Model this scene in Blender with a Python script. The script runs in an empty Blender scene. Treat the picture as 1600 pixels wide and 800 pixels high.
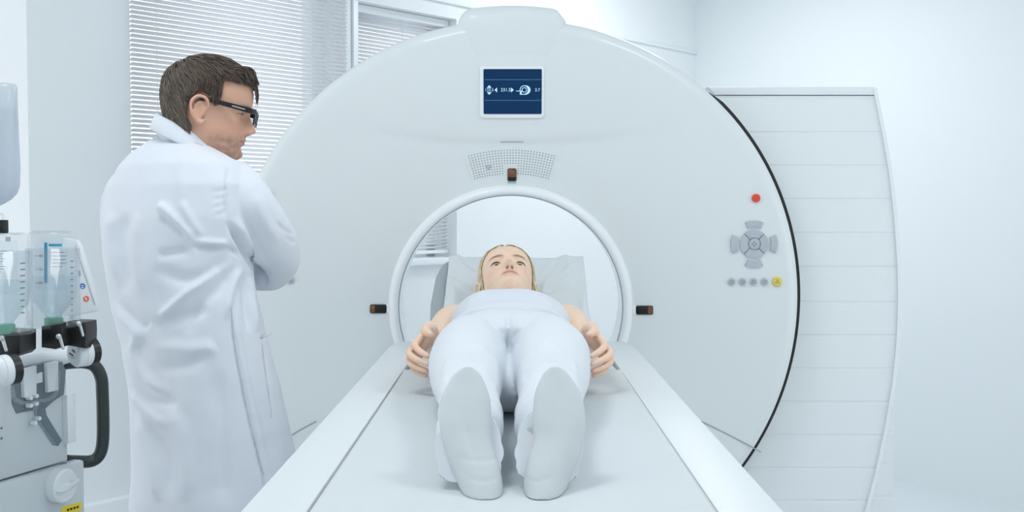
ADDED_LAMP_W = (10, 9, 18)
WORLD = 1.4
EXPOSURE = 0.0
import bpy, bmesh, math, random
import numpy as np
from mathutils import Vector, Matrix, noise
from mathutils.bvhtree import BVHTree

random.seed(7)
rng = np.random.default_rng(7)
scene = bpy.context.scene
COL = scene.collection
PI = math.pi

# ------------------------------------------------------------------ camera
F_PX, HC = 1800.0, 1.48
PITCH = math.atan(70 / 1800)
CP, SP = math.cos(PITCH), math.sin(PITCH)

def P(px, py, Y):
    """world point seen at pixel (px, py) at distance Y from the lens"""
    a, b = (px - 800) / F_PX, (400 - py) / F_PX
    dx, dy, dz = a, CP + b * SP, -SP + b * CP
    k = Y / dy
    return Vector((dx * k, Y, HC + dz * k))

def to_px(v):
    x, y, z = v[:, 0], v[:, 1], v[:, 2] - HC
    d = y * CP - z * SP
    u = y * SP + z * CP
    return 800 + F_PX * x / d, 400 - F_PX * u / d

def ray_plane(px, py, q, n):
    a, b = (px - 800) / F_PX, (400 - py) / F_PX
    d = Vector((a, CP + b * SP, -SP + b * CP))
    o = Vector((0, 0, HC))
    return o + d * ((q - o).dot(n) / d.dot(n))

cam = bpy.data.cameras.new('camera')
cam.sensor_width = 36
cam.lens = 36 * F_PX / 1600
cam.clip_start = 0.05
cam_o = bpy.data.objects.new('camera', cam)
cam_o.location = (0, 0, HC)
cam_o.rotation_euler = (PI / 2 - PITCH, 0, 0)
COL.objects.link(cam_o)
scene.camera = cam_o

# ------------------------------------------------------------------ objects
ORG = {}
def empty(name, loc, label=None, cat=None, group=None):
    o = bpy.data.objects.new(name, None)
    o.empty_display_size = 0.1
    o.location = loc
    COL.objects.link(o)
    ORG[o.name] = Vector(loc)
    if label:
        tag(o, label, cat, group)
    return o

def tag(o, label=None, cat=None, group=None, kind=None):
    if label: o['label'] = label
    if cat: o['category'] = cat
    if group: o['group'] = group
    if kind: o['kind'] = kind
    return o

def link(name, me, mats, parent=None, smooth=True, origin=None):
    """me has world coordinates; shifted to the parent's origin"""
    o = bpy.data.objects.new(name, me)
    COL.objects.link(o)
    if parent is not None:
        base = ORG[parent.name]
        me.transform(Matrix.Translation(-base))
        o.parent = parent
        ORG[o.name] = base
    else:
        if origin is None:
            origin = Vector((0, 0, 0))
        origin = Vector(origin)
        me.transform(Matrix.Translation(-origin))
        o.location = origin
        ORG[o.name] = origin
    if not isinstance(mats, (list, tuple)): mats = [mats]
    for m in mats: me.materials.append(m)
    if smooth is True:
        me.polygons.foreach_set('use_smooth', [True] * len(me.polygons))
    elif smooth:
        me.polygons.foreach_set('use_smooth', [True] * len(me.polygons))
        me.set_sharp_from_angle(angle=math.radians(smooth))
    me.update()
    return o

def mesh(parts, name='m'):
    vs, fs, ms = [], [], []
    for p in parts:
        n = len(vs)
        vs += [tuple(v) for v in p[0]]
        fs += [[i + n for i in f] for f in p[1]]
        ms += [p[2] if len(p) > 2 else 0] * len(p[1])
    me = bpy.data.meshes.new(name)
    me.from_pydata(vs, [], fs)
    me.polygons.foreach_set('material_index', ms)
    me.validate()
    me.update()
    return me

def ob(name, parts, mats, parent=None, smooth=40, origin=None):
    if isinstance(parts, tuple): parts = [parts]
    return link(name, mesh(parts, name), mats, parent, smooth, origin)

# ------------------------------------------------------------------ shapes
def tr(part, M):
    return ([M @ Vector(v) for v in part[0]],) + tuple(part[1:])

def mi(part, k):
    return (part[0], part[1], k)

def frame(o, x, y, z):
    M = Matrix((x, y, z)).transposed().to_4x4()
    M.translation = Vector(o)
    return M

def from_bm(bm):
    bm.verts.ensure_lookup_table()
    for i, v in enumerate(bm.verts): v.index = i
    r = ([v.co.copy() for v in bm.verts], [[v.index for v in f.verts] for f in bm.faces])
    bm.free()
    return r

def box(c, s, bev=0.004, seg=2):
    bm = bmesh.new()
    bmesh.ops.create_cube(bm, size=1)
    for v in bm.verts:
        v.co = Vector((v.co.x * s[0] + c[0], v.co.y * s[1] + c[1], v.co.z * s[2] + c[2]))
    if bev > 0:
        bev = min(bev, min(s) * 0.49)
        bmesh.ops.bevel(bm, geom=list(bm.edges), offset=bev, segments=seg, profile=0.5, affect='EDGES')
    return from_bm(bm)

def prism(poly, depth, bev=0.0, M=None, seg=2):
    """2-D outline in the xy plane extruded along -z by depth (front face at z=0)"""
    bm = bmesh.new()
    a = 0
    for i in range(len(poly)):
        x0, y0 = poly[i][:2]; x1, y1 = poly[(i + 1) % len(poly)][:2]
        a += x0 * y1 - x1 * y0
    if a < 0: poly = poly[::-1]
    top = [bm.verts.new((p[0], p[1], 0)) for p in poly]
    bot = [bm.verts.new((p[0], p[1], -depth)) for p in poly]
    f = bm.faces.new(top)
    bm.faces.new(bot[::-1])
    n = len(poly)
    for i in range(n):
        bm.faces.new((top[i], bot[i], bot[(i + 1) % n], top[(i + 1) % n]))
    if bev > 0:
        bm.edges.ensure_lookup_table()
        es = list(f.edges)
        bmesh.ops.bevel(bm, geom=es, offset=bev, segments=seg, profile=0.5, affect='EDGES')
    r = from_bm(bm)
    return tr(r, M) if M else r

def loft(rings, cap=(True, True), closed=True):
    vs, fs = [], []
    n = len(rings[0])
    for r in rings: vs += [Vector(p) for p in r]
    m = len(rings)
    for i in range(m - 1):
        for j in range(n if closed else n - 1):
            k = (j + 1) % n
            fs.append([i * n + j, i * n + k, (i + 1) * n + k, (i + 1) * n + j])
    if closed:
        if cap[0]: fs.append(list(range(n))[::-1])
        if cap[1]: fs.append([(m - 1) * n + j for j in range(n)])
    return (vs, fs)

def catmull(pts, k=6):
    pts = [np.array(p, float) for p in pts]
    if len(pts) < 3: return [tuple(p) for p in pts]
    ext = [2 * pts[0] - pts[1]] + pts + [2 * pts[-1] - pts[-2]]
    out = []
    for i in range(1, len(ext) - 2):
        p0, p1, p2, p3 = ext[i - 1:i + 3]
        for j in range(k):
            t = j / k
            out.append(0.5 * ((2 * p1) + (-p0 + p2) * t + (2 * p0 - 5 * p1 + 4 * p2 - p3) * t * t + (-p0 + 3 * p1 - 3 * p2 + p3) * t ** 3))
    out.append(pts[-1])
    return [tuple(p) for p in out]

def tube(pts, r, n=12, k=0, cap='flat', flat=1.0):
    """round bar through pts; r a number or a list; k = spline subdivision"""
    if not isinstance(r, (list, tuple)): r = [r] * len(pts)
    data = [tuple(p) + (q,) for p, q in zip(pts, r)]
    if k: data = catmull(data, k)
    ps = [Vector(d[:3]) for d in data]; rs = [max(1e-4, d[3]) for d in data]
    if cap == 'round':
        t0 = (ps[0] - ps[1]).normalized(); t1 = (ps[-1] - ps[-2]).normalized()
        a = [(ps[0] + t0 * rs[0] * math.sin(u), rs[0] * math.cos(u)) for u in (1.45, 1.1, .75, .35)]
        b = [(ps[-1] + t1 * rs[-1] * math.sin(u), rs[-1] * math.cos(u)) for u in (.35, .75, 1.1, 1.45)]
        ps = [q[0] for q in a] + ps + [q[0] for q in b]
        rs = [q[1] for q in a] + rs + [q[1] for q in b]
    rings = []
    t = (ps[1] - ps[0]).normalized()
    u = t.orthogonal().normalized()
    for i, p in enumerate(ps):
        if i == 0: tt = ps[1] - ps[0]
        elif i == len(ps) - 1: tt = ps[-1] - ps[-2]
        else: tt = ps[i + 1] - ps[i - 1]
        if tt.length > 1e-9: t = tt.normalized()
        u = (u - t * u.dot(t))
        u = u.normalized() if u.length > 1e-6 else t.orthogonal().normalized()
        w = t.cross(u)
        rings.append([p + u * math.cos(2 * PI * j / n) * rs[i] + w * math.sin(2 * PI * j / n) * rs[i] * flat for j in range(n)])
    return loft(rings)

def lathe(prof, n, M):
    """prof: list of (r, h); axis is M's z"""
    rings = [[M @ Vector((max(r, 1e-5) * math.cos(2 * PI * j / n), max(r, 1e-5) * math.sin(2 * PI * j / n), h)) for j in range(n)] for r, h in prof]
    return loft(rings)

def ball(c, r, nu=16, nv=10, M=None):
    if not isinstance(r, (list, tuple)): r = (r, r, r)
    rings = []
    for i in range(nv + 1):
        a = PI * (i + 0.0) / nv - PI / 2
        a = max(min(a, PI / 2 - 0.02), -PI / 2 + 0.02)
        rings.append([Vector((c[0] + r[0] * math.cos(a) * math.cos(2 * PI * j / nu), c[1] + r[1] * math.cos(a) * math.sin(2 * PI * j / nu), c[2] + r[2] * math.sin(a))) for j in range(nu)])
    p = loft(rings)
    return tr(p, M) if M else p

def circle(c, r, n=24, sx=1.0):
    return [(c[0] + r * sx * math.cos(2 * PI * i / n), c[1] + r * math.sin(2 * PI * i / n)) for i in range(n)]

def rrect(x0, y0, x1, y1, r, n=5):
    out = []
    for cx, cy, a0 in ((x1 - r, y1 - r, 0), (x0 + r, y1 - r, 90), (x0 + r, y0 + r, 180), (x1 - r, y0 + r, 270)):
        for i in range(n + 1):
            a = math.radians(a0 + 90 * i / n)
            out.append((cx + r * math.cos(a), cy + r * math.sin(a)))
    return out

def sector(c, r0, r1, a0, a1, n=10):
    o = [(c[0] + r1 * math.cos(math.radians(a0 + (a1 - a0) * i / n)), c[1] + r1 * math.sin(math.radians(a0 + (a1 - a0) * i / n))) for i in range(n + 1)]
    o += [(c[0] + r0 * math.cos(math.radians(a1 - (a1 - a0) * i / n)), c[1] + r0 * math.sin(math.radians(a1 - (a1 - a0) * i / n))) for i in range(n + 1)]
    return o

def superring(c, ax, ay, A, B, n=48, e=2.4):
    out = []
    for j in range(n):
        t = 2 * PI * j / n
        cs, sn = math.cos(t), math.sin(t)
        x = A * math.copysign(abs(cs) ** (2 / e), cs); y = B * math.copysign(abs(sn) ** (2 / e), sn)
        out.append(Vector(c) + ax * x + ay * y)
    return out

def text(body, size, M, depth=0.0003):
    cu = bpy.data.curves.new('t', 'FONT')
    cu.body = body; cu.size = size; cu.align_x = 'CENTER'; cu.align_y = 'CENTER'; cu.extrude = depth
    o = bpy.data.objects.new('t', cu); COL.objects.link(o)
    dg = bpy.context.evaluated_depsgraph_get()
    me = bpy.data.meshes.new_from_object(o.evaluated_get(dg))
    r = ([M @ v.co for v in me.vertices], [list(p.vertices) for p in me.polygons])
    bpy.data.objects.remove(o); bpy.data.curves.remove(cu); bpy.data.meshes.remove(me)
    return r

def union(parts, voxel, smooth=2, factor=0.5):
    me = mesh(parts, 'u')
    o = bpy.data.objects.new('u', me); COL.objects.link(o)
    m = o.modifiers.new('r', 'REMESH'); m.mode = 'VOXEL'; m.voxel_size = voxel
    if smooth:
        s = o.modifiers.new('s', 'SMOOTH'); s.iterations = smooth; s.factor = factor
    dg = bpy.context.evaluated_depsgraph_get()
    r = bpy.data.meshes.new_from_object(o.evaluated_get(dg))
    bpy.data.objects.remove(o); bpy.data.meshes.remove(me)
    return r

def get_v(me):
    a = np.empty(len(me.vertices) * 3); me.vertices.foreach_get('co', a); return a.reshape(-1, 3)
def get_n(me):
    a = np.empty(len(me.vertices) * 3); me.vertex_normals.foreach_get('vector', a); return a.reshape(-1, 3)
def set_v(me, v):
    me.vertices.foreach_set('co', v.ravel()); me.update()

def seg_dist(px, py, line):
    d = np.full(px.shape, 1e9); s = np.zeros(px.shape)
    n = len(line) - 1
    for i in range(n):
        x0, y0 = line[i]; x1, y1 = line[i + 1]
        vx, vy = x1 - x0, y1 - y0
        L2 = vx * vx + vy * vy + 1e-9
        t = np.clip(((px - x0) * vx + (py - y0) * vy) / L2, 0, 1)
        q = np.hypot(px - x0 - t * vx, py - y0 - t * vy)
        m = q < d
        d = np.where(m, q, d); s = np.where(m, (i + t) / n, s)
    return d, s

def sculpt(me, folds, grain=()):
    """cloth folds: each (polyline seen from the front, width, height in m, taper ends) pushes the surface along its normal"""
    v = get_v(me); n = get_n(me)
    px, py = to_px(v)
    view = v - np.array([0, 0, HC]); view /= np.linalg.norm(view, axis=1)[:, None]
    face = np.clip(-(view * n).sum(1) * 3.0, 0, 1)
    disp = np.zeros(len(v))
    for line, w, h in folds:
        line = catmull(line, 6) if len(line) > 2 else line
        d, s = seg_dist(px, py, line)
        ends = np.clip(np.minimum(s, 1 - s) * 5, 0, 1)
        disp += h * np.exp(-(d / w) ** 2) * ends
    disp *= face
    for sc, amp, st in grain:
        g = np.array([noise.noise(Vector((p[0] * sc * st[0], p[1] * sc * st[1], p[2] * sc * st[2])) + Vector((3.3, 1.7, 9.1))) for p in v])
        disp += g * amp
    set_v(me, v + n * disp[:, None])

def paint(me, cols):
    ca = me.color_attributes.new('Col', 'FLOAT_COLOR', 'POINT')
    a = np.ones((len(me.vertices), 4)); a[:, :3] = cols
    ca.data.foreach_set('color', a.ravel())

# ------------------------------------------------------------------ materials
def lin(c):
    return tuple(((x / 255) / 12.92 if x / 255 <= 0.04045 else ((x / 255 + 0.055) / 1.055) ** 2.4) for x in c)

def mat(name, rgb, rough=0.5, metal=0.0, bump=0.0, bscale=60.0, emit=0.0, trans=0.0, var=0.0, vcol=False, sss=0.0, stretch=None, spec=0.5, coat=0.0):
    m = bpy.data.materials.new(name); m.use_nodes = True
    nt = m.node_tree; b = nt.nodes['Principled BSDF']
    c = lin(rgb) + (1,)
    b.inputs['Base Color'].default_value = c
    b.inputs['Roughness'].default_value = rough
    b.inputs['Metallic'].default_value = metal
    b.inputs['Specular IOR Level'].default_value = spec
    b.inputs['Coat Weight'].default_value = coat
    tc = nt.nodes.new('ShaderNodeTexCoord')
    nz = nt.nodes.new('ShaderNodeTexNoise'); nz.inputs['Scale'].default_value = bscale; nz.inputs['Detail'].default_value = 4
    if stretch:
        mp = nt.nodes.new('ShaderNodeMapping'); mp.inputs['Scale'].default_value = stretch
        nt.links.new(tc.outputs['Object'], mp.inputs['Vector']); nt.links.new(mp.outputs['Vector'], nz.inputs['Vector'])
    else:
        nt.links.new(tc.outputs['Object'], nz.inputs['Vector'])
    src = None
    if vcol:
        at = nt.nodes.new('ShaderNodeVertexColor'); at.layer_name = 'Col'; src = at.outputs['Color']
    if var > 0:
        mx = nt.nodes.new('ShaderNodeMix'); mx.data_type = 'RGBA'; mx.blend_type = 'MULTIPLY'
        rp = nt.nodes.new('ShaderNodeMapRange'); rp.inputs['From Min'].default_value = 0.3; rp.inputs['From Max'].default_value = 0.7
        rp.inputs['To Min'].default_value = 1 - var; rp.inputs['To Max'].default_value = 1.0
        nt.links.new(nz.outputs['Fac'], rp.inputs['Value'])
        mx.inputs[0].default_value = 1.0
        if src: nt.links.new(src, mx.inputs[6])
        else: mx.inputs[6].default_value = c
        nt.links.new(rp.outputs['Result'], mx.inputs[7])
        src = mx.outputs[2]
    if src: nt.links.new(src, b.inputs['Base Color'])
    if bump > 0:
        bp = nt.nodes.new('ShaderNodeBump'); bp.inputs['Strength'].default_value = bump; bp.inputs['Distance'].default_value = 0.004
        nt.links.new(nz.outputs['Fac'], bp.inputs['Height']); nt.links.new(bp.outputs['Normal'], b.inputs['Normal'])
    if emit > 0:
        b.inputs['Emission Color'].default_value = c; b.inputs['Emission Strength'].default_value = emit
    if sss > 0:
        b.inputs['Subsurface Weight'].default_value = sss
        b.inputs['Subsurface Radius'].default_value = (0.012, 0.004, 0.002)
        b.inputs['Subsurface Scale'].default_value = 0.6
    if trans > 0:
        out = nt.nodes['Material Output']; tl = nt.nodes.new('ShaderNodeBsdfTranslucent'); tl.inputs['Color'].default_value = c
        ms = nt.nodes.new('ShaderNodeMixShader'); ms.inputs['Fac'].default_value = trans
        nt.links.new(b.outputs['BSDF'], ms.inputs[1]); nt.links.new(tl.outputs['BSDF'], ms.inputs[2]); nt.links.new(ms.outputs['Shader'], out.inputs['Surface'])
    return m

def clear(name, tint, body=0.12, rough=0.08, edge=0.35):
    """clear plastic / thin glass: mostly see-through, a little milky, reflective towards grazing angles"""
    m = bpy.data.materials.new(name); m.use_nodes = True
    nt = m.node_tree; nt.nodes.clear()
    out = nt.nodes.new('ShaderNodeOutputMaterial')
    t = nt.nodes.new('ShaderNodeBsdfTransparent'); t.inputs['Color'].default_value = lin(tint) + (1,)
    d = nt.nodes.new('ShaderNodeBsdfDiffuse'); d.inputs['Color'].default_value = lin((225, 230, 232)) + (1,)
    g = nt.nodes.new('ShaderNodeBsdfGlossy'); g.inputs['Roughness'].default_value = rough
    lw = nt.nodes.new('ShaderNodeLayerWeight'); lw.inputs['Blend'].default_value = 0.3
    mu = nt.nodes.new('ShaderNodeMath'); mu.operation = 'MULTIPLY'; mu.inputs[1].default_value = edge
    nt.links.new(lw.outputs['Facing'], mu.inputs[0])
    a = nt.nodes.new('ShaderNodeMixShader'); a.inputs['Fac'].default_value = body
    nt.links.new(t.outputs[0], a.inputs[1]); nt.links.new(d.outputs[0], a.inputs[2])
    b = nt.nodes.new('ShaderNodeMixShader')
    nt.links.new(mu.outputs[0], b.inputs['Fac']); nt.links.new(a.outputs[0], b.inputs[1]); nt.links.new(g.outputs[0], b.inputs[2])
    nt.links.new(b.outputs[0], out.inputs['Surface'])
    return m

M_WALL = mat('wall_paint', (236, 240, 242), 0.9, bump=0.03, bscale=300)
M_FLOOR = mat('floor_vinyl', (222, 227, 230), 0.35, bump=0.01, bscale=80, var=0.03)
M_CEIL = mat('ceiling_paint', (240, 243, 245), 0.95, bump=0.02, bscale=200)
M_FRAME = mat('window_frame_plastic', (236, 240, 243), 0.4)
M_FRAME_DK = mat('window_joint_gray', (190, 197, 206), 0.5)
M_SLAT = mat('blind_slat_enamel', (247, 248, 250), 0.45, trans=0.6)
M_CORD = mat('blind_cord', (214, 219, 228), 0.8)
M_GLASS = clear('window_glass', (252, 254, 255), body=0.0, rough=0.02, edge=0.25)
M_SHELL = mat('scanner_gloss_white', (225, 231, 232), 0.32, bump=0.0, coat=0.25)
M_RING = mat('bore_ring_white', (240, 243, 245), 0.25)
M_SEAL = mat('rubber_seal_black', (24, 26, 24), 0.5, bump=0.05, bscale=200)
M_GRAYLINE = mat('seam_gray', (165, 173, 176), 0.6)
M_CAB = mat('cabinet_white', (234, 239, 241), 0.45)
M_TABLE = mat('table_white_plastic', (224, 229, 231), 0.4)
M_MATTRESS = mat('mattress_gray_vinyl', (120, 128, 130), 0.6, bump=0.05, bscale=150)
M_PAPER = mat('paper_sheet', (210, 216, 218), 0.85, bump=0.12, bscale=45, stretch=(1, .5, 1))
M_PAD = mat('head_pad_gray', (158, 167, 171), 0.65, bump=0.1, bscale=160)
M_RED = mat('button_red', (226, 78, 44), 0.35)
M_KEY = mat('key_silver_gray', (184, 193, 201), 0.35, var=0.06, bscale=200)
M_KEY_DK = mat('key_mark_gray', (110, 118, 126), 0.5)
M_YELLOW = mat('button_yellow', (226, 205, 92), 0.4)
M_BROWN = mat('laser_amber_window', (134, 84, 44), 0.18, var=0.45, bscale=60, coat=0.5)
M_BLACK = mat('black_plastic', (20, 23, 23), 0.35, var=0.2, bscale=40)
M_SCREEN = mat('screen_navy', (9, 46, 82), 0.3, emit=0.3, var=0.0, spec=0.15)
M_GLYPH = mat('screen_glyph', (160, 196, 220), 0.5, emit=0.75)
M_GLYPH_DIM = mat('screen_rule_line', (70, 104, 138), 0.5, emit=0.5)
M_HOLE = mat('grille_hole', (120, 128, 131), 0.8)
M_COAT = mat('lab_coat_cotton', (220, 225, 232), 0.9, bump=0.10, bscale=900, spec=0.2)
M_COAT_SEAM = mat('coat_seam_thread', (196, 203, 212), 0.9)
M_DENIM = mat('denim_blue', (58, 92, 130), 0.9, bump=0.1, bscale=700)
M_SHOE = mat('shoe_leather', (60, 52, 46), 0.45)
M_SKIN = mat('skin', (220, 180, 155), 0.5, vcol=True, bump=0.05, bscale=250, sss=0.12, spec=0.35)
M_HAIR = mat('hair', (90, 78, 66), 0.5, vcol=True, spec=0.4)
M_EYE = mat('eye', (240, 240, 240), 0.12, vcol=True, spec=0.6)
M_LASH = mat('lash_dark', (70, 52, 42), 0.7)
M_BROW = mat('brow_brown', (150, 112, 84), 0.8)
M_BROW_DK = mat('brow_dark', (92, 72, 58), 0.8)
M_GLASSES = mat('glasses_black', (18, 18, 20), 0.25)
M_SILVER = mat('silver_metal', (196, 200, 202), 0.3, metal=0.8)
M_LENS = clear('spectacle_lens', (226, 234, 238), body=0.28, rough=0.02, edge=0.4)
M_SHIRT = mat('white_cotton_shirt', (218, 223, 230), 0.9, bump=0.08, bscale=500, spec=0.2)
M_TROUSER = mat('white_cotton_trousers', (219, 224, 229), 0.9, bump=0.08, bscale=500, spec=0.2)
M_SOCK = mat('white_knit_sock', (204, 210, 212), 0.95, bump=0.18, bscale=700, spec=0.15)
M_INJ = mat('injector_gray_panel', (196, 204, 208), 0.4, metal=0.0, coat=0.1)
M_INJ_W = mat('injector_white_plastic', (222, 227, 230), 0.4)
M_INJ_D = mat('injector_channel_gray', (104, 118, 126), 0.5)
M_RUBBER = mat('handle_rubber', (40, 48, 48), 0.4)
M_GREEN = mat('stopper_green', (70, 158, 132), 0.4)
M_CLEAR = clear('clear_plastic', (250, 252, 253), body=0.07, rough=0.1, edge=0.22)
M_BOTTLE = clear('bottle_plastic', (250, 252, 253), body=0.12, rough=0.12, edge=0.22)
M_FLUID = clear('clear_fluid', (244, 248, 250), body=0.06, rough=0.1, edge=0.12)
M_BAG = clear('bag_plastic', (226, 232, 240), body=0.42, rough=0.2, edge=0.3)
M_LABEL = mat('label_paper', (226, 231, 234), 0.7)
M_LBLUE = mat('label_blue', (52, 152, 182), 0.6)
M_INK = mat('label_ink', (96, 106, 116), 0.8)
M_ICON_B = mat('icon_blue', (56, 106, 176), 0.5)
M_ICON_R = mat('icon_red', (226, 108, 88), 0.5)
M_STICK = mat('sticker_yellow', (232, 206, 44), 0.6)
M_ADDED_LAMP = mat('added_lamp_diffuser', (250, 252, 255), 0.5, emit=1.5)  # glowing face of the added, unseen ceiling lamps
# ------------------------------------------------------------------ the room
def struct(name, parts, m, parent=None, smooth=30):
    o = ob(name, parts, m, parent, smooth)
    if parent is None: o['kind'] = 'structure'
    return o

WD = Vector((0.822, 1, 0)).normalized()          # along the window wall, away from us
WN = Vector((WD.y, -WD.x, 0))                    # into the room
UP = Vector((0, 0, 1))
CORNER = Vector((1.245, 7.47, 0))
CEIL_Z = 3.05
def wall_s(px):
    """distance along the window wall (from the far corner, negative towards us) seen at column px"""
    k = (px - 800) / F_PX
    d = 4.895 / (0.822 - k)
    return (d - CORNER.y) / WD.y
def wbox(s0, s1, z0, z1, n0, n1, bev=0.002):
    c = (s0 + s1) / 2, (n0 + n1) / 2, (z0 + z1) / 2
    return tr(box(c, (abs(s1 - s0), abs(n1 - n0), abs(z1 - z0)), bev), frame(CORNER, WD, WN, UP))
S_L, S_A, S_M0, S_M1, S_B = wall_s(47), wall_s(207), wall_s(541), wall_s(562), wall_s(714)
SILL, HEAD, HEAD2 = 1.255, 2.62, 2.41
TH = 0.24
struct('wall_window', [wbox(S_L, 0.0, 0, SILL, -TH, 0, 0), wbox(S_L, 0.0, HEAD, CEIL_Z, -TH, 0, 0), wbox(S_M0, 0.0, HEAD2, HEAD, -TH, 0, 0),
                       wbox(S_L, S_A, SILL, HEAD, -TH, 0, 0), wbox(S_B, 0.0, SILL, HEAD2, -TH, 0, 0)], M_WALL, smooth=False)
RD = Vector((0.85, -1, 0)).normalized()          # along the right wall, towards us
RN = Vector((RD.y, -RD.x, 0))
struct('wall_right', tr(box((2.6, -0.06, CEIL_Z / 2), (5.4, 0.12, CEIL_Z), 0), frame(CORNER, RD, -RN, UP)), M_WALL, smooth=False)
struct('trim_1', tr(box((0.0, 0.012, CEIL_Z / 2), (0.024, 0.024, CEIL_Z), 0.004), frame(CORNER + RD * 0.03, RD, RN, UP)), M_WALL)
struct('baseboard_right', tr(box((2.6, 0.008, 0.004), (5.3, 0.016, 0.008), 0.001), frame(CORNER, RD, RN, UP)), M_GRAYLINE)
LC = CORNER + WD * S_L
LD = Vector((-1, 0.45, 0)).normalized()
LN = Vector((LD.y, -LD.x, 0))
if LN.y > 0: LN = -LN
struct('wall_left', tr(box((1.25, -0.08, CEIL_Z / 2), (2.5, 0.16, CEIL_Z), 0), frame(LC, LD, LN, UP)), M_WALL, smooth=False)
LE, RE = LC + LD * 2.4, CORNER + RD * 5.2
plan = [(CORNER.x, CORNER.y), (LC.x, LC.y), (LE.x, LE.y), (LE.x, -.6), (RE.x, -.6), (RE.x, RE.y)]
I4 = Matrix.Identity(4)
struct('floor', prism(plan, .1, 0, I4), M_FLOOR, smooth=False)
struct('ceiling', prism(plan, .1, 0, Matrix.Translation((0, 0, CEIL_Z + .1))), M_CEIL, smooth=False)
struct('wall_back', box(((LE.x + RE.x) / 2, -.66, CEIL_Z / 2), (RE.x - LE.x, .12, CEIL_Z), 0), M_WALL, smooth=False)
struct('trim_2', wbox(S_L + 0.02, S_M0, 0.28, 0.435, 0.0, 0.05, 0.006), M_WALL)
struct('trim_3', wbox(S_A, -0.02, 2.475, 2.50, 0.0, 0.014, 0.004), M_WALL)

def window(name, s0, s1, z0, z1):
    fr = 0.06
    o = struct(name, [wbox(s0, s1, z0, z0 + fr, -TH + .02, -TH + .09), wbox(s0, s1, z1 - fr, z1, -TH + .02, -TH + .09),
                      wbox(s0, s0 + fr, z0, z1, -TH + .02, -TH + .09), wbox(s1 - fr, s1, z0, z1, -TH + .02, -TH + .09)], M_FRAME)
    g = ob('pane', wbox(s0 + fr - .01, s1 - fr + .01, z0 + fr - .01, z1 - fr + .01, -TH + .05, -TH + .056, 0), M_GLASS, o, False)
    sl = ob('sill', wbox(s0 - .0, s1 + .0, z0 - .03, z0 + .001, -TH + .09, 0.03, .004), M_FRAME, o)
    return o
window('window_1', S_A, S_M0, SILL, HEAD)
window('window_2', S_M1, S_B, SILL, HEAD2)
mu = struct('trim_4', [wbox(S_M0, S_M1, SILL - .03, HEAD2, -TH + .01, -0.0, .003)], M_FRAME)
struct('trim_5', wbox(wall_s(550.5), wall_s(553.5), SILL, HEAD2 + .2, 0.0, 0.004, 0), M_FRAME_DK, smooth=False)

def blind(s0, s1, z0, z1, n, label, tilt, pitch=0.0172, w=0.0185):
    root = empty('venetian_blind', CORNER + WD * (s0 + s1) / 2 + WN * n + UP * z0, label, 'blind')
    sl = []
    z = z0 + 0.03
    M = frame(CORNER, WD, WN, UP)
    t = math.radians(tilt)
    while z < z1 - 0.035:
        prof = []
        for u in (-1, -.5, 0, .5, 1):
            q = 0.0014 * (1 - u * u)
            a, b = u * w / 2, q
            prof.append((n + a * math.cos(t) - b * math.sin(t), z + a * math.sin(t) + b * math.cos(t)))
        back = [(p[0] + .0004 * math.sin(t), p[1] - .0006) for p in prof[::-1]]
        pr = prof + back
        sl.append(loft([[M @ Vector((s, p[0], p[1])) for p in pr] for s in (s0 + .004, s1 - .004)]))
        z += pitch
    ob('slat', sl, M_SLAT, root, True)['label'] = 'thin white horizontal slats'
    ob('headrail', wbox(s0, s1, z1 - .035, z1, n - .014, n + .014, .003), M_FRAME, root)
    ob('bottom_rail', wbox(s0, s1, z0, z0 + .016, n - .012, n + .012, .004), M_FRAME, root)
    L = s1 - s0
    for fr_ in ((.1, .9) if L > .8 else (.5,)):
        s = s0 + L * fr_
        ob('ladder_cord', tube([M @ Vector((s, n + .0115, z0 + .01)), M @ Vector((s, n + .0115, z1 - .03))], .0012, 6), M_CORD, root)
    ob('tilt_cord', tube([M @ Vector((s1 - .03, n + .016, z0 + .35)), M @ Vector((s1 - .03, n + .016, z1 - .03))], .002, 6), M_CORD, root)
    return root
blind(wall_s(199), wall_s(537), SILL + .01, HEAD + .05, 0.03, 'white horizontal blind on the large window behind the man', 33)
blind(S_M1 + .004, S_B - .004, SILL + .02, HEAD2 - .002, -0.06, 'white horizontal blind on the narrow window behind the scanner', 33)

# added lamps, unseen above the frame, put in to brighten the room
for i, (x, y) in enumerate(((-0.6, 2.0), (1.2, 2.0), (0.9, 5.6))):
    r = empty('added_ceiling_lamp', (x, y, CEIL_Z - .05), ['added unseen square ceiling lamp nearest the window side', 'added unseen square ceiling lamp nearest the cabinet side', 'added unseen square ceiling lamp over the far end of the room'][i], 'lamp')
    ob('frame', [box((x, y - .31, CEIL_Z - .025), (.64, .03, .05), .004), box((x, y + .31, CEIL_Z - .025), (.64, .03, .05), .004), box((x - .31, y, CEIL_Z - .025), (.03, .6, .05), .004), box((x + .31, y, CEIL_Z - .025), (.03, .6, .05), .004)], M_FRAME, r)
    ob('diffuser', box((x, y, CEIL_Z - .02), (.6, .6, .02), .002), M_ADDED_LAMP, r)
    li = bpy.data.lights.new('added_lamp_light', 'AREA'); li.energy = ADDED_LAMP_W[i]; li.size = .56; li.color = (0.97, 0.99, 1.0)
    lo = bpy.data.objects.new('added_lamp_light', li); lo.location = (x, y, CEIL_Z - .06); COL.objects.link(lo)

w = bpy.data.worlds.new('overcast_sky'); scene.world = w; w.use_nodes = True
bg = w.node_tree.nodes['Background']
bg.inputs['Color'].default_value = (0.955, 0.98, 1.0, 1); bg.inputs['Strength'].default_value = WORLD
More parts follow.
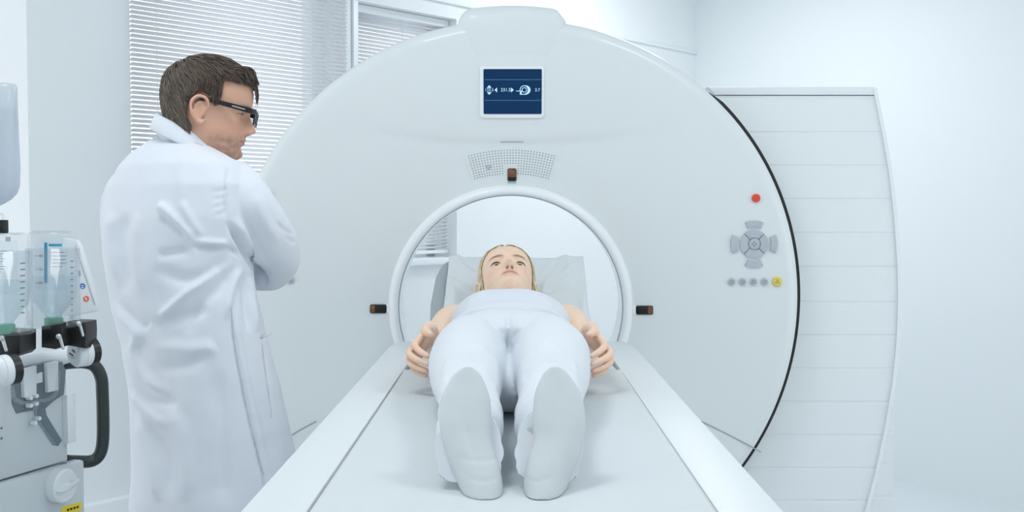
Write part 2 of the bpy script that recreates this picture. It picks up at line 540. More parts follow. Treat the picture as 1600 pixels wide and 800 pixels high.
# ------------------------------------------------------------------ the scanner
GY = 3.673
BC = P(798, 482, GY)                  # bore centre
DC = P(804, 466, GY)                  # disc centre
SC = ORG_S = empty('ct_scanner', (BC.x, GY, 0), 'large white ring-shaped scanner with round opening and small blue screen', 'scanner')
def disc_r(a):
    s = math.sin(a)
    return 0.912 - (0.027 * max(0, s) ** 4) + 0.012 * max(0, -s) ** 2
def face_y(x, z):
    """how far behind the rim plane the moulded front lies"""
    r = math.hypot(x - BC.x, z - BC.z)
    t = min(1, max(0, (r - .39) / .42))
    y = 0.045 * (1 - t) ** 1.6
    zc = BC.z + .53 + .21 * (x - BC.x) ** 2
    q = z - zc
    k = min(1, max(0, (0.62 - abs(x - BC.x)) / 0.35))
    y -= 0.075 * max(0, q) * k
    y -= 0.006 * k / (1 + math.exp(-max(-40, min(40, q / 0.006))))
    return y
def on_face(px, py, off=0.0):
    Y = GY
    for _ in range(5):
        p = P(px, py, Y); Y = GY + face_y(p.x, p.z) - off
    return P(px, py, Y)
NA, NR = 360, 74
rows = []
for i in range(NR + 1):
    t = i / NR
    row = []
    for j in range(NA):
        a = 2 * PI * j / NA
        ca, sa = math.cos(a), math.sin(a)
        R = disc_r(a) - 0.038
        p0 = Vector((BC.x + .392 * ca, 0, BC.z + .392 * sa)); p1 = Vector((DC.x + R * ca, 0, DC.z + R * sa))
        p = p0.lerp(p1, t)
        row.append(Vector((p.x, GY + face_y(p.x, p.z), p.z)))
    rows.append(row)
for u in (.15, .35, .55, .75, .9, 1.0):
    a_ = u * PI / 2
    row = []
    for j in range(NA):
        a = 2 * PI * j / NA
        R = disc_r(a) - 0.038 + 0.038 * math.sin(a_)
        e = rows[NR][j]
        row.append(Vector((DC.x + R * math.cos(a), e.y + 0.038 * (1 - math.cos(a_)), DC.z + R * math.sin(a))))
    rows.append(row)
rows.append([Vector((p.x, GY + .105, p.z)) for p in rows[-1]])
rows.append([Vector((DC.x + (p.x - DC.x) * .9, GY + .11, DC.z + (p.z - DC.z) * .9)) for p in rows[-1]])
rows.append([Vector((BC.x + .40 * math.cos(2 * PI * j / NA), GY + .11, BC.z + .40 * math.sin(2 * PI * j / NA))) for j in range(NA)])
rows.append(rows[0])
front = loft(rows, (False, False))
ob('front_cover', front, M_SHELL, SC, 50)

def ring_prof(prof, n=160):
    M = frame(BC.xyz, Vector((1, 0, 0)), Vector((0, 0, 1)), Vector((0, -1, 0)))
    M.translation = Vector((BC.x, GY, BC.z))
    pr = prof + [prof[0]]
    rings = [[M @ Vector((r * math.cos(2 * PI * j / n), r * math.sin(2 * PI * j / n), -h)) for j in range(n)] for r, h in pr]
    return loft(rings, (False, False))
ob('bore_ring', ring_prof([(.3632, .06), (.3632, .034), (.366, .028), (.372, .025), (.380, .025), (.388, .029), (.394, .036), (.397, .046), (.397, .07)]), M_RING, SC, 60)
ob('bore_gap', ring_prof([(.3605, .05), (.3605, .040), (.3632, .038), (.3632, .06)]), M_GRAYLINE, SC, 40)['label'] = 'thin gray gap inside the bore ring'
ob('bore_tunnel', ring_prof([(.36, .045), (.362, .2), (.385, .45), (.425, .70), (.455, .76), (.47, .76), (.47, .05)]), M_RING, SC, 40)
ob('rear_housing', ring_prof([(.46, .105), (.60, .105), (.625, .13), (.625, .70), (.60, .755), (.46, .77)]), M_SHELL, SC, 40)
# raised cap on the crown of the disc
cap_rows = []
for (y, d) in ((.13, .004), (.055, 0), (.030, .002), (.012, .008), (-.002, .022), (-.006, .04), (-.005, .08), (-.0025, .13), (.001, .17), (.006, .21)):
    row = []
    for i in range(25):
        u = i / 24
        a = math.radians(101.0 - 22 * u)
        e = min(u, 1 - u) / .12
        drop = (.032 * max(0, 1 - e) ** 2) if e < 1 else 0
        R = .929 - d - drop
        qx, qz = DC.x - .008 + R * math.cos(a), DC.z + R * math.sin(a)
        row.append(Vector((qx, GY + face_y(qx, min(qz, DC.z + .86)) + y + (.012 * max(0, 1 - e)), qz)))
    row += [Vector((p.x, GY + .09, DC.z + .70)) for p in row[::-1][::12]]
    cap_rows.append(row)
ob('top_cap', loft(cap_rows), M_SHELL, SC, 40)
# pedestal under the disc
ob('pedestal', [box((BC.x, GY + .40, .15), (1.25, .60, .30), .02), box((BC.x, GY + .40, .36), (1.05, .5, .4), .03)], M_SHELL, SC)
# dark rubber seal along the right edge of the disc
sr = []
for i in range(101):
    a = math.radians(46.5 - 85.5 * i / 100)
    tp = min(1, i / 6 + .35)
    R0 = disc_r(a) - .004; R1 = disc_r(a) + .0135 * tp
    e = Vector((math.cos(a), 0, math.sin(a)))
    c = Vector((DC.x, 0, DC.z))
    sr.append([c + e * R0 + Vector((0, GY + .05, 0)), c + e * R1 + Vector((0, GY + .05, 0)), c + e * R1 + Vector((0, GY + .085, 0)), c + e * R0 + Vector((0, GY + .085, 0))])
ob('rubber_seal', loft(sr), M_SEAL, SC, 40)
# seams of the lower front panel
for line in (((1089, 655), (1140, 680), (1189, 706)), ((452, 682), (470, 671), (494, 658))):
    pts = [on_face(x, y, .0005) for x, y in catmull(line, 5)]
    ob('panel_seam', tube(pts, .0022, 6), M_GRAYLINE, SC)
pts = [on_face(x, 221.5, .001) for x in range(782, 820, 4)]
ob('panel_seam', tube(pts, .0015, 6), M_GRAYLINE, SC)

FX, FZ, FN = Vector((1, 0, 0)), Vector((0, 0, 1)), Vector((0, -1, 0))
def face_frame(px, py, off=0.0, dx=8):
    o = on_face(px, py, off)
    a = on_face(px + dx, py, off) - on_face(px - dx, py, off); b = on_face(px, py - dx, off) - on_face(px, py + dx, off)
    x = a.normalized(); n = a.cross(b).normalized(); y = n.cross(x)
    return frame(o, x, y, n)
MPP = 1 / 490.0
# display
F = face_frame(801, 143, .0, 30)
dw, dh = 45 * MPP, 34.5 * MPP
disp = ob('display', prism(rrect(-dw - .011, -dh - .012, dw + .007, dh + .009, .006), .03, .004, F @ Matrix.Translation((0, 0, .006))), M_RING, SC, 40)
scr = ob('screen', prism(rrect(-dw, -dh, dw, dh, .004), .004, 0, F @ Matrix.Translation((0, 0, .0075))), M_SCREEN, disp, False)
G = F @ Matrix.Translation((0, 0, .0085))
def sp(px, py): return ((px - 801) * MPP, (143 - py) * MPP)
def glyph(poly): return prism([sp(*p) for p in poly], .0006, 0, G)
ob('rule_line', [glyph([(757.5, y), (845, y), (845, y + .8), (757.5, y + .8)]) for y in (124.3, 156.0)], M_GLYPH_DIM, disp, False)
sym = [glyph([(761, 137.2), (764.8, 133), (768.5, 137.2)]), glyph([(761, 143.8), (768.5, 143.8), (764.8, 148)]),
       glyph([(773, 140.4), (777, 136.6), (777, 144.2)]), glyph([(798.5, 136.6), (798.5, 144.2), (802.7, 140.4)])]
for a_ in sym: ob('arrow', a_, M_GLYPH, disp, False)
for t_, s_, x_ in (('122.5', .0125, 764.8), ('231.5', .0145, 790.3), ('3.7', .0135, 839.3)):
    ob('readout', text(t_, s_, G @ Matrix.Translation((*sp(x_, 140.4), 0))), M_GLYPH, disp, False)
cx, cy = sp(819.0, 140.4)
pic = [prism(sector((cx, cy), 3.0 * MPP, 4.0 * MPP, 0, 359.9, 24), .0006, 0, G), prism(sector((cx, cy), 6.0 * MPP, 7.0 * MPP, 60, 215, 24), .0006, 0, G),
       prism([(cx + 2 * MPP + 7.6 * MPP * math.cos(math.radians(a)), cy + 7 * MPP * math.sin(math.radians(a))) for a in range(-90, 91, 10)] + [(cx - .5 * MPP + 6 * MPP * math.cos(math.radians(a)), cy + 6 * MPP * math.sin(math.radians(a))) for a in range(80, -81, -10)], .0006, 0, G),
       glyph([(806.5, 141.6), (817, 141.6), (817, 142.6), (806.5, 142.6)]), glyph([(812.5, 143), (815, 143), (815, 146.6), (823, 146.6), (823, 147.6), (812, 147.6)])]
ob('pictogram', pic, M_GLYPH, disp, False)
# loudspeaker grille: curved field of small holes
gp, gh = [], []
for i in range(30):
    a = math.radians(90 + 15.8 - 31.6 * i / 29)
    for k in range(10):
        R = .432 + .0082 * k
        c = Vector((BC.x + 0.003 + R * math.cos(a), 0, BC.z + R * math.sin(a)))
        if abs(c.x - BC.x) < .022 and R < .457: continue
        c.y = GY + face_y(c.x, c.z) - .0016
        gh.append(mi(prism(circle((0, 0), .00185, 6), .0012, 0, frame(c, FX, FZ, FN)), 1))
edge = []
for i in range(41):
    a = math.radians(90 + 17.0 - 34.0 * i / 40)
    edge.append([Vector((BC.x + R * math.cos(a), GY + face_y(BC.x + R * math.cos(a), BC.z + R * math.sin(a)) - d, BC.z + R * math.sin(a))) for R, d in ((.424, -.002), (.424, .0008), (.466, .0008), (.516, .0008), (.516, -.002))])
gr = ob('speaker_grille', [mi(loft(edge, closed=False), 0)] + gh, [M_SHELL, M_HOLE], SC, 30)
ob('grille_boss', prism(circle((0, 0), .008, 20), .004, .002, face_frame(763, 261, .004)), M_KEY, gr)
# laser windows
def laser(px, py, w, h, horizontal, flip):
    Fm = face_frame(px, py, .0, 6)
    hw, hh = w / 2 * MPP, h / 2 * MPP
    la = ob('laser_aperture', prism(rrect(-hw, -hh, hw, hh, .005), .02, .002, Fm @ Matrix.Translation((0, 0, .004))), M_BLACK, SC, 40)
    if horizontal:
        s = -1 if flip else 1
        x0, x1 = (hw * .42, hw * .93) if s > 0 else (-hw * .93, -hw * .42)
        ob('amber_window', prism(rrect(x0, -hh * .78, x1, hh * .82, .0035), .004, .001, Fm @ Matrix.Translation((0, 0, .0062))), M_BROWN, la, 40)
        xa, xb = (-hw * 1.32, -hw * .98) if s > 0 else (hw * .98, hw * 1.32)
        ob('lens_mount', prism(rrect(xa, -hh * .95, xb, hh * 1.05, .002), .02, .001, Fm @ Matrix.Translation((0, 0, .003))), M_RING, la, 40)
    else:
        ob('amber_window', prism(rrect(-hw * .88, -hh * .35, hw * .88, hh * .9, .004), .004, .001, Fm @ Matrix.Translation((0, 0, .0062))), M_BROWN, la, 40)
        ob('lens_mount', prism(rrect(-hw, -hh * 1.3, hw, -hh * .95, .002), .02, .001, Fm @ Matrix.Translation((0, 0, .003))), M_GRAYLINE, la, 40)
laser(800, 273, 14, 20, False, False)
laser(591, 482.5, 26, 14, True, True)
laser(1007, 484.5, 27, 14, True, False)
# buttons and direction pads
def disc_part(name, px, py, r, m, h=.008, bev=.003, mark=None):
    Fm = face_frame(px, py)
    return ob(name, prism(circle((0, 0), r * MPP, 28), .012, bev, Fm @ Matrix.Translation((0, 0, h))), m, SC, 40), Fm @ Matrix.Translation((0, 0, h + .0006))
for side in (0, 1):
    mx = (lambda x: 1597 - x) if side else (lambda x: x)
    b, f_ = disc_part('stop_button', 420 if side else 1181, 305 if side else 309.5, 6.6, M_RED, .009, .003)
    b['label'] = 'round red stop button'
    for k in range(4):
        b, f_ = disc_part('gray_button', mx(1143 + 17 * k), 440 - (3 if side else 0), 5.8, M_KEY)
        ob('mark', [prism(sector((0, 0), .0045, .006, 0, 359, 16), .0006, 0, f_)], M_KEY_DK, b, False)
    b, f_ = disc_part('yellow_button', mx(1214), 440 - (3 if side else 0), 7.6, M_YELLOW)
    ob('mark', [prism(sector((0, 0), .002, .007, a - 24, a + 24, 5), .0006, 0, f_) for a in (90, 210, 330)], M_KEY_DK, b, False)
    kx, ky = mx(1178), 381 - (3 if side else 0)
    Fm = face_frame(kx, ky) @ Matrix.Translation((0, 0, .007))
    for a in (0, 90, 180, 270):
        ob('inner_key', prism(sector((0, 0), 10.5 * MPP, 22 * MPP, a - 43.5, a + 43.5, 10), .011, .002, Fm), M_KEY, SC, 40)
        ob('outer_key', prism(sector((0, 0), 26.5 * MPP, 36.5 * MPP, a - 23, a + 23, 10), .011, .003, Fm), M_KEY, SC, 40)
    b = ob('center_button', prism(circle((0, 0), 8.5 * MPP, 24), .012, .003, Fm @ Matrix.Translation((0, 0, .002))), M_KEY, SC, 40)
    ob('mark', [prism(circle((.006 * math.cos(a), .006 * math.sin(a)), .0022, 8), .0006, 0, Fm @ Matrix.Translation((0, 0, .0026))) for a in (0, PI / 2, PI, 1.5 * PI)], M_KEY_DK, b, False)

# ------------------------------------------------------------------ ribbed cabinet to the right
CY = 3.82
CB = empty('equipment_cabinet', (1.0, CY + .25, 0), 'tall white ribbed cabinet with a bowed front edge right of the scanner', 'cabinet')
def cw(px, py, Y=CY): return P(px, py, Y)
gz = [cw(1250, y).z for y in (152, 208, 260, 312, 365, 418, 473, 525, 577, 629, 681, 732, 783, 835, 887)]
gz.append(.02)
edge_pts = [(1366, 137), (1380, 205), (1391, 270), (1399, 340), (1404, 410), (1405, 470), (1403, 530), (1396, 600), (1384, 670), (1369, 740), (1353, 800), (1325, 890), (1300, 960)]
ez = [cw(x, y).z for x, y in edge_pts]; ex = [cw(x, y).x for x, y in edge_pts]
def edge_x(z): return float(np.interp(z, ez[::-1], ex[::-1]))
ztop = cw(1366, 137).z
# front lid with horizontal grooves
levels = [ztop - .0]
prof = []
for k, g in enumerate(gz[:-1]):
    prof += [(g + .0060, 0), (g + .0042, .0022), (g - .0042, .0022), (g - .0060, 0)]
zs = [ztop - .027] + [] ; ys = [0.0]
zz = [(ztop - .027, 0.0)] + [q for q in prof if q[0] < ztop - .028] + [(.03, 0.0)]
LX = .655
rows = []
for z, d in zz:
    xr = edge_x(z)
    rows.append([Vector((LX, CY + .06, z)), Vector((LX, CY + d, z)), Vector((xr - .012, CY + d, z)), Vector((xr - .004, CY + .002 + d * .5, z)), Vector((xr, CY + .012, z)), Vector((xr, CY + .06, z))])
ob('ribbed_front', loft(rows), M_CAB, CB, 30)
# bright bowed edge strip
strip = []
for i in range(60):
    z = ztop + (0.05 - ztop) * i / 59
    x = edge_x(z)
    strip.append([Vector((x - .006, CY - .008, z)), Vector((x + .006, CY - .008, z)), Vector((x + .006, CY + .05, z)), Vector((x - .006, CY + .05, z))])
ob('edge_strip', loft(strip), M_RING, CB, 40)
ob('top_board', [prism([(LX - .01, 0), (edge_x(ztop), -.0), (edge_x(ztop) - .0, -.026), (LX + .015, -.026)], .30, .003, frame((0, CY - .006, ztop + .002), FX, FZ, FN))], M_CAB, CB, 40)
rows = []
xb = P(1393, 650, CY + .1).x
for z, d in [(ztop - .02, 0)] + [q for q in prof if q[0] < ztop - .028] + [(.0, 0.0)]:
    xr = min(xb, edge_x(z) - .004) if z > gz[8] else xb
    xr = xb if z < gz[7] else min(xb, edge_x(z) - .004)
    rows.append([Vector((LX + .02, CY + .45, z)), Vector((LX + .02, CY + .062, z)), Vector((xr - .006 - d, CY + .062 + d, z)), Vector((xr - d, CY + .075 + d, z)), Vector((xr - d, CY + .45, z))])
ob('body', loft(rows), M_CAB, CB, 30)

# ------------------------------------------------------------------ patient table
ZR = HC - .405
HW, HI = .375, .275
T0, T1 = 0.95, 3.575
TB = empty('patient_table', (0, 2.3, 0), 'long white patient table running into the scanner opening', 'table')
rail_prof = lambda s: [(s * HI, ZR - .07), (s * HI, ZR - .006), (s * (HI + .004), ZR - .001), (s * (HI + .01), ZR), (s * (HW - .02), ZR), (s * (HW - .006), ZR - .004), (s * HW, ZR - .016), (s * (HW - .01), ZR - .10), (s * (HW - .06), ZR - .16), (s * HI, ZR - .16)]
ys = [T0, T0 + .3, 1.8, 2.4, 3.0, 3.3, 3.46, 3.52, 3.55, 3.568, T1]
ins = [0, 0, 0, 0, 0, 0, .004, .014, .026, .042, .075]
for s in (-1, 1):
    rings = []
    for y, q in zip(ys, ins):
        rings.append([Vector((s * min(abs(x), max(HI, HW - q)) + .0, y, z)) for x, z in rail_prof(s)])
    ob('side_rail', loft(rings), M_TABLE, TB, 40)
ob('table_end', box((0, T1 - .05, ZR - .082), (2 * HI + .01, .10, .156), .008), M_TABLE, TB)
ob('bed_frame', [box((0, (T0 + T1) / 2 - .02, ZR - .13), (2 * HW - .08, T1 - T0 - .08, .10), .02)], M_TABLE, TB)
ob('mattress', box((0, (T0 + T1) / 2 - .05, ZR - .052), (2 * HI - .012, T1 - T0 - .14, .07), .015), M_MATTRESS, TB)
ob('column', [box((0, 2.3, .48), (.42, .9, .86), .04)], M_TABLE, TB)
ob('foot_plate', [box((0, 2.3, .035), (.62, 1.5, .07), .02)], M_TABLE, TB)

# head cushion
ZM = ZR - .012                         # mattress cover level
th = math.radians(31)
HB = Vector((-.011, 3.30, ZR + .118))
hx, hy, hz = Vector((1, 0, 0)), Vector((0, math.cos(th), math.sin(th))), Vector((0, -math.sin(th), math.cos(th)))
HF = frame(HB, hx, hy, hz)
rows = []
for v, w_, t_ in ((-.185, .215, .05), (-.17, .226, .062), (-.08, .240, .066), (.06, .246, .07), (.2, .238, .07), (.255, .222, .066), (.275, .20, .05)):
    r_ = []
    w_ *= .925
    for q in rrect(-w_, -t_, w_, 0, .022, 4): r_.append(HF @ Vector((q[0], v, q[1])))
    rows.append(r_)
HCu = ob('head_cushion', union([loft(rows)], .008, 3), M_PAD, None, True, origin=HB) if False else None
me = union([loft(rows)], .006, 4)
v_ = get_v(me); v_[:, 2] = np.maximum(v_[:, 2], ZM + .001); set_v(me, v_)
HCu = link('head_cushion', me, M_PAD, None, True, HB)
tag(HCu, 'tilted gray padded head rest under the paper sheet', 'head rest')
bl = [Vector((-.19, 3.16, ZM + .0)), Vector((-.19, 3.52, ZM)), Vector((-.19, 3.52, ZM + .165)), Vector((-.19, 3.2, ZM + .0))]
wedge = prism([(3.19, ZM + .002), (3.50, ZM + .002), (3.50, ZM + .178), (3.47, ZM + .175)], .34, .004, frame((.17, 0, 0), Vector((0, 1, 0)), Vector((0, 0, 1)), Vector((1, 0, 0))))
ob('support_wedge', wedge, M_PAD, HCu)

# paper sheet over mattress and head cushion
NY, NX = 330, 90
path = [(T0 + .05, ZM), (1.6, ZM), (2.3, ZM), (2.75, ZM + .001), (2.95, ZM + .006), (3.08, ZM + .022)]
for v in (-.13, -.05, .06, .16, .25, .268): 
    q = HF @ Vector((0, v, .004)); path.append((q.y, q.z))
q = HF @ Vector((0, .278, -.012)); path.append((q.y, q.z))
q = HF @ Vector((0, .276, -.05)); path.append((q.y, q.z))
pp = catmull([(0, a, b) for a, b in path], 14)
L = [0]
for i in range(1, len(pp)): L.append(L[-1] + math.hypot(pp[i][1] - pp[i - 1][1], pp[i][2] - pp[i - 1][2]))
Ls = np.linspace(0, L[-1], NY)
py_ = np.interp(Ls, L, [p[1] for p in pp]); pz_ = np.interp(Ls, L, [p[2] for p in pp])
CREASE = [((.085, .10), (.20, .23)), ((.09, .05), (.21, .11)), ((.075, .13), (.125, .25)), ((.10, .0), (.21, -.02)), ((.09, .08), (.15, .24)), ((-.075, .12), (-.17, .235)), ((-.085, .06), (-.19, .15)), ((-.06, .15), (-.09, .25)), ((-.10, .0), (-.19, .05))]
def crease(x, v):
    h = 0
    for k, ((x0, v0), (x1, v1)) in enumerate(CREASE):
        ux, uv_ = x1 - x0, v1 - v0; L2 = ux * ux + uv_ * uv_
        t = max(-.1, min(1.0, ((x - x0) * ux + (v - v0) * uv_) / L2))
        d = math.hypot(x - x0 - t * ux, v - v0 - t * uv_)
        h += (.0095 - .0012 * (k % 3)) * math.exp(-(d / .0085) ** 2) * (1 - .5 * max(0, t)) * (1 if t > 0 else .6)
    return h
vs, fs = [], []
for i in range(NY):
    y, z = py_[i], pz_[i]
    j0, j1 = max(0, i - 2), min(NY - 1, i + 2)
    tn = Vector((0, py_[j1] - py_[j0], pz_[j1] - pz_[j0])).normalized(); nn = Vector((0, -tn.z, tn.y))
    w0 = float(np.interp(y, [2.9, 3.15, 3.3, 3.6], [HI - .001, .232, .207, .205]))
    lift = float(np.interp(y, [2.9, 3.2, 3.4], [.0, .5, 1]))
    for j in range(NX + 1):
        u = 2 * j / NX - 1
        x = u * w0 + .0015 * (1 - lift) + .013 * lift
        n1 = noise.noise(Vector((x * 5, y * 3.2, 1.3))); n2 = noise.noise(Vector((x * 9 + 4 * y, y * 9 - 3 * x, 5.1))); 
        n3 = abs(noise.noise(Vector((x * 7 + y * 3.0, y * 5 - x * 6, 7.7))))
        d = .0016 + (.0030 * n1 + .0016 * n2) * (1 - abs(u) ** 6) + .002
        d += lift * (.045 * max(0, .20 - n3)) * min(1, max(0, abs(u) - .12) * 2.2)
        if lift < .01: d += .015 * abs(u) ** 3 * 0.55
        if lift > .3: d += crease(x, (y - HB.y) / .857)
        p = Vector((x, y, z)) + nn * d
        vs.append(p)
for i in range(NY - 1):
    for j in range(NX):
        a = i * (NX + 1) + j
        fs.append([a, a + 1, a + NX + 2, a + NX + 1])
sh = ob('paper_sheet', (vs, fs), M_PAPER, None, True)
md = sh.modifiers.new('thick', 'SOLIDIFY'); md.thickness = .0012; md.offset = 1
tag(sh, 'pale gray paper sheet spread along the table under the lying woman', 'sheet')
# ------------------------------------------------------------------ heads
ZT = [-.004, .0, .008, .02, .035, .05, .06, .07, .085, .10, .115, .13, .145, .165, .185, .205, .22, .230, .235]
FT = [.035, .058, .078, .089, .0865, .089, .091, .090, .0885, .0875, .0865, .094, .097, .0965, .091, .076, .054, .031, .004]
WT = [.012, .022, .033, .045, .054, .0605, .063, .0655, .068, .070, .072, .0745, .0765, .0775, .0745, .0645, .0485, .0285, .004]
BT = [.02, .03, .035, .045, .055, .066, .073, .080, .089, .096, .101, .105, .107, .106, .100, .084, .061, .035, .004]

def head_field(x, z, male):
    g = lambda cx, cz, sx, sz: math.exp(-((x - cx) / sx) ** 2 - ((z - cz) / sz) ** 2)
    ax = abs(x)
    d = 0.0
    if .062 < z < .128:
        zn = .081 if male else .078
        if z >= zn: p = .004 + .0235 * ((.128 - z) / (.128 - zn)) ** (1.15 if male else 1.5)
        else: p = .0275 * max(0, (z - (zn - .014)) / .014) ** .7
        sx = .0065 + .0055 * min(1, max(0, (.12 - z) / .04))
        d += p * math.exp(-(x / sx) ** 2)
    d += .008 * math.exp(-((ax - .0125) / .0055) ** 2 - ((z - .077) / .0065) ** 2)
    d += -.0085 * math.exp(-((ax - .032) / .016) ** 2 - ((z - .115) / .0095) ** 2)
    d += (.0045 if male else .002) * math.exp(-((ax - .03) / .02) ** 2 - ((z - .132) / .008) ** 2)
    d += (.003 if male else .005) * math.exp(-((ax - .047) / .018) ** 2 - ((z - .092) / .02) ** 2)
    d += .0042 * g(0, .0585, .019, .0042) + .0050 * g(0, .0485, .017, .0048)
    d += -.0035 * g(0, .0532, .024, .0022)
    d += -.0035 * g(0, .039, .02, .006) + .004 * g(0, .018, .016, .012)
    d += -.0015 * g(0, .066, .004, .004)
    return d

def head_parts(male, S=1.0):
    NT_, nz_ = 160, 130
    zs = list(np.interp(np.linspace(0, 1, nz_), [0, .1, .8, 1], [-.004, .012, .205, .235]))
    rings = []
    for z in zs:
        Fv, Wv, Bv = (float(np.interp(z, ZT, q)) for q in (FT, WT, BT))
        if not male: Wv *= .97 if z > .06 else .92
        r_ = []
        for j in range(NT_):
            t = 2 * PI * j / NT_
            s, c = math.sin(t), math.cos(t)
            n = 2.15 if z > .05 else 1.95
            E = Fv if c > 0 else Bv
            r = ((abs(s) / Wv) ** n + (abs(c) / E) ** n) ** (-1 / n)
            x, y = r * s, r * c
            if c > 0.1 and z < .2: y += head_field(x, z, male) * min(1, (c - .1) * 3)
            r_.append(Vector((x, y, z)))
        rings.append(r_)
    head = loft(rings)
    parts = [head]
    eyes = []
    for s in (-1, 1):
        # ear
        ec = Vector((s * .0735, -.014, .104))
        def E(u, v, o): return ec + Vector((s * (o + .22 * max(0, -u) ), u, v))
        hel = [E(.014, .004, .002), E(.018, .018, .006), E(.010, .031, .010), E(-.006, .033, .012), E(-.018, .022, .013), E(-.019, .004, .013), E(-.012, -.012, .010), E(-.003, -.022, .006), E(.006, -.026, .003), E(.011, -.02, .001)]
        parts.append(tube(hel, [.003, .0042, .0042, .0042, .0042, .004, .0042, .005, .0058, .004], 8, 5, 'round'))
        parts.append(tube([E(.006, .02, .004), E(-.006, .020, .007), E(-.010, .006, .007), E(-.006, -.008, .005), E(.002, -.014, .003)], [.0025, .003, .0032, .003, .0026], 8, 4, 'round'))
        parts.append(ball((0, 0, 0), (.004, .015, .024), 14, 10, Matrix.Translation(E(-.002, .004, .0005)) @ Matrix.Rotation(s * -.25, 4, 'Z')))
        parts.append(ball(tuple(E(.011, -.001, .001)), (.003, .003, .006), 8, 6))
        # lids
        lo, up = (.1052, .1212) if not male else (.1075, .1185)
        def L(x, z): 
            q = math.sqrt(max(0, .0128 ** 2 - (x - .032) ** 2 * .72 - (z - .1135) ** 2))
            return Vector((s * x, .0645 + q, z))
        parts.append(tube([L(.0165, .1118), L(.022, up - .004), L(.029, up), L(.036, up), L(.043, up - .0022), L(.0478, .1155)], [.002, .0028, .0032, .0032, .0028, .002], 8, 4, 'round'))
        parts.append(tube([L(.0165, .1115), L(.023, lo + .002), L(.031, lo), L(.039, lo + .0018), L(.0478, .1150)], [.0018, .0022, .0024, .0022, .0018], 8, 4, 'round'))
        eyes.append((Vector((s * .032, .0645, .1135)), [L(.017, .1125) + Vector((0, .0025, .0)), L(.022, up - .0045) + Vector((0, .003, 0)), L(.029, up - .001) + Vector((0, .0034, 0)), L(.036, up - .001) + Vector((0, .0034, 0)), L(.043, up - .0027) + Vector((0, .003, 0)), L(.0490, .1155) + Vector((0, .0025, 0))]))
    return head, parts, eyes

def skin_colors(me, H, base, male, hand_red=True):
    """skin tone with lips, cheeks, nostrils, stubble; H = head frame"""
    v = get_v(me); Hi = np.array(H.inverted())
    q = v @ Hi[:3, :3].T + Hi[:3, 3]
    x, y, z = q[:, 0], q[:, 1], q[:, 2]; ax = np.abs(x)
    b = np.array(lin(base)); c = np.tile(b, (len(v), 1))
    def mixc(m, rgb):
        c[:] = c * (1 - m[:, None]) + np.array(lin(rgb)) * m[:, None]
    front = np.clip((y - .03) * 60, 0, 1)
    G = lambda cx, cz, sx, sz: np.exp(-((ax - cx) / sx) ** 2 - ((z - cz) / sz) ** 2) * front
    mixc(.22 * G(.045, .085, .02, .018), (226, 150, 130))
    mixc(.35 * G(0, .078, .014, .012), (220, 145, 125))
    mixc(.18 * G(.032, .106, .016, .007), (180, 120, 105))
    nz_ = np.array([noise.noise(Vector(p) * 90) for p in q])
    if male:
        st = np.clip((.075 - z) / .03, 0, 1) * np.clip((y - .0) / .03, 0, 1) * np.clip((z + .03) / .03, 0, 1)
        mus = np.exp(-((z - .066) / .006) ** 2) * np.clip(1 - ax / .03, 0, 1) * front
        mixc(np.clip(.48 * st * (1 + nz_) + .35 * mus, 0, .6), (140, 112, 98))
        mixc(.55 * np.exp(-(ax / .021) ** 4 - ((z - .0535) / .0075) ** 2) * front, (190, 118, 108))
        bw = np.exp(-((ax - .032) / .02) ** 4 - ((z - (.1335 + .02 * (ax - .03))) / .0045) ** 2) * front
        mixc(.8 * bw, (96, 76, 62))
    else:
        mixc(.75 * np.exp(-(ax / .0205) ** 4 - ((z - .0537) / .0075) ** 2) * front, (206, 124, 112))
        bw = np.exp(-((ax - .033) / .019) ** 4 - ((z - (.1320 + .26 * (np.minimum(ax, .044) - .018))) / .0044) ** 2) * front
        mixc(.95 * bw, (134, 94, 68))
    mouth = np.exp(-(ax / .024) ** 6 - ((z - (.0532 - 1.0 * ax * ax)) / .0017) ** 2) * front
    mixc(.75 * mouth, (130, 62, 56))
    nos = np.exp(-((ax - .0068) / .0034) ** 2 - ((z - .0668) / .0028) ** 2) * np.clip((y - .088) * 200, 0, 1)
    mixc(np.clip(1.1 * nos, 0, .85), (84, 44, 38))
    c *= (1 + .05 * nz_)[:, None]
    paint(me, np.clip(c, 0, 1))

def add_eyes(body, H, eyes, gaze, iris, dark=True):
    for c, lash in eyes:
        n, r = 28, .0114
        g = Vector(gaze).normalized()
        bp = ball((0, 0, 0), r, 28, 20)
        vs = [H @ (c + Vector(v)) for v in bp[0]]
        me = mesh([(vs, bp[1])]); cols = []
        for v in bp[0]:
            a = math.acos(max(-1, min(1, Vector(v).normalized().dot(g))))
            cols.append(lin((24, 22, 22)) if a < .2 else lin(iris) if a < .54 else lin((70, 66, 58)) if a < .6 else lin((232, 226, 222)))
        e = link('eye', me, M_EYE, body, True)
        paint(e.data, np.array(cols))
        ob('eyelash', tube([H @ p for p in lash], [.0006, .0013, .0017, .0017, .0016, .0006] if dark else [.0004, .0007, .0009, .0009, .0008, .0004], 6, 4), M_LASH, e, True)

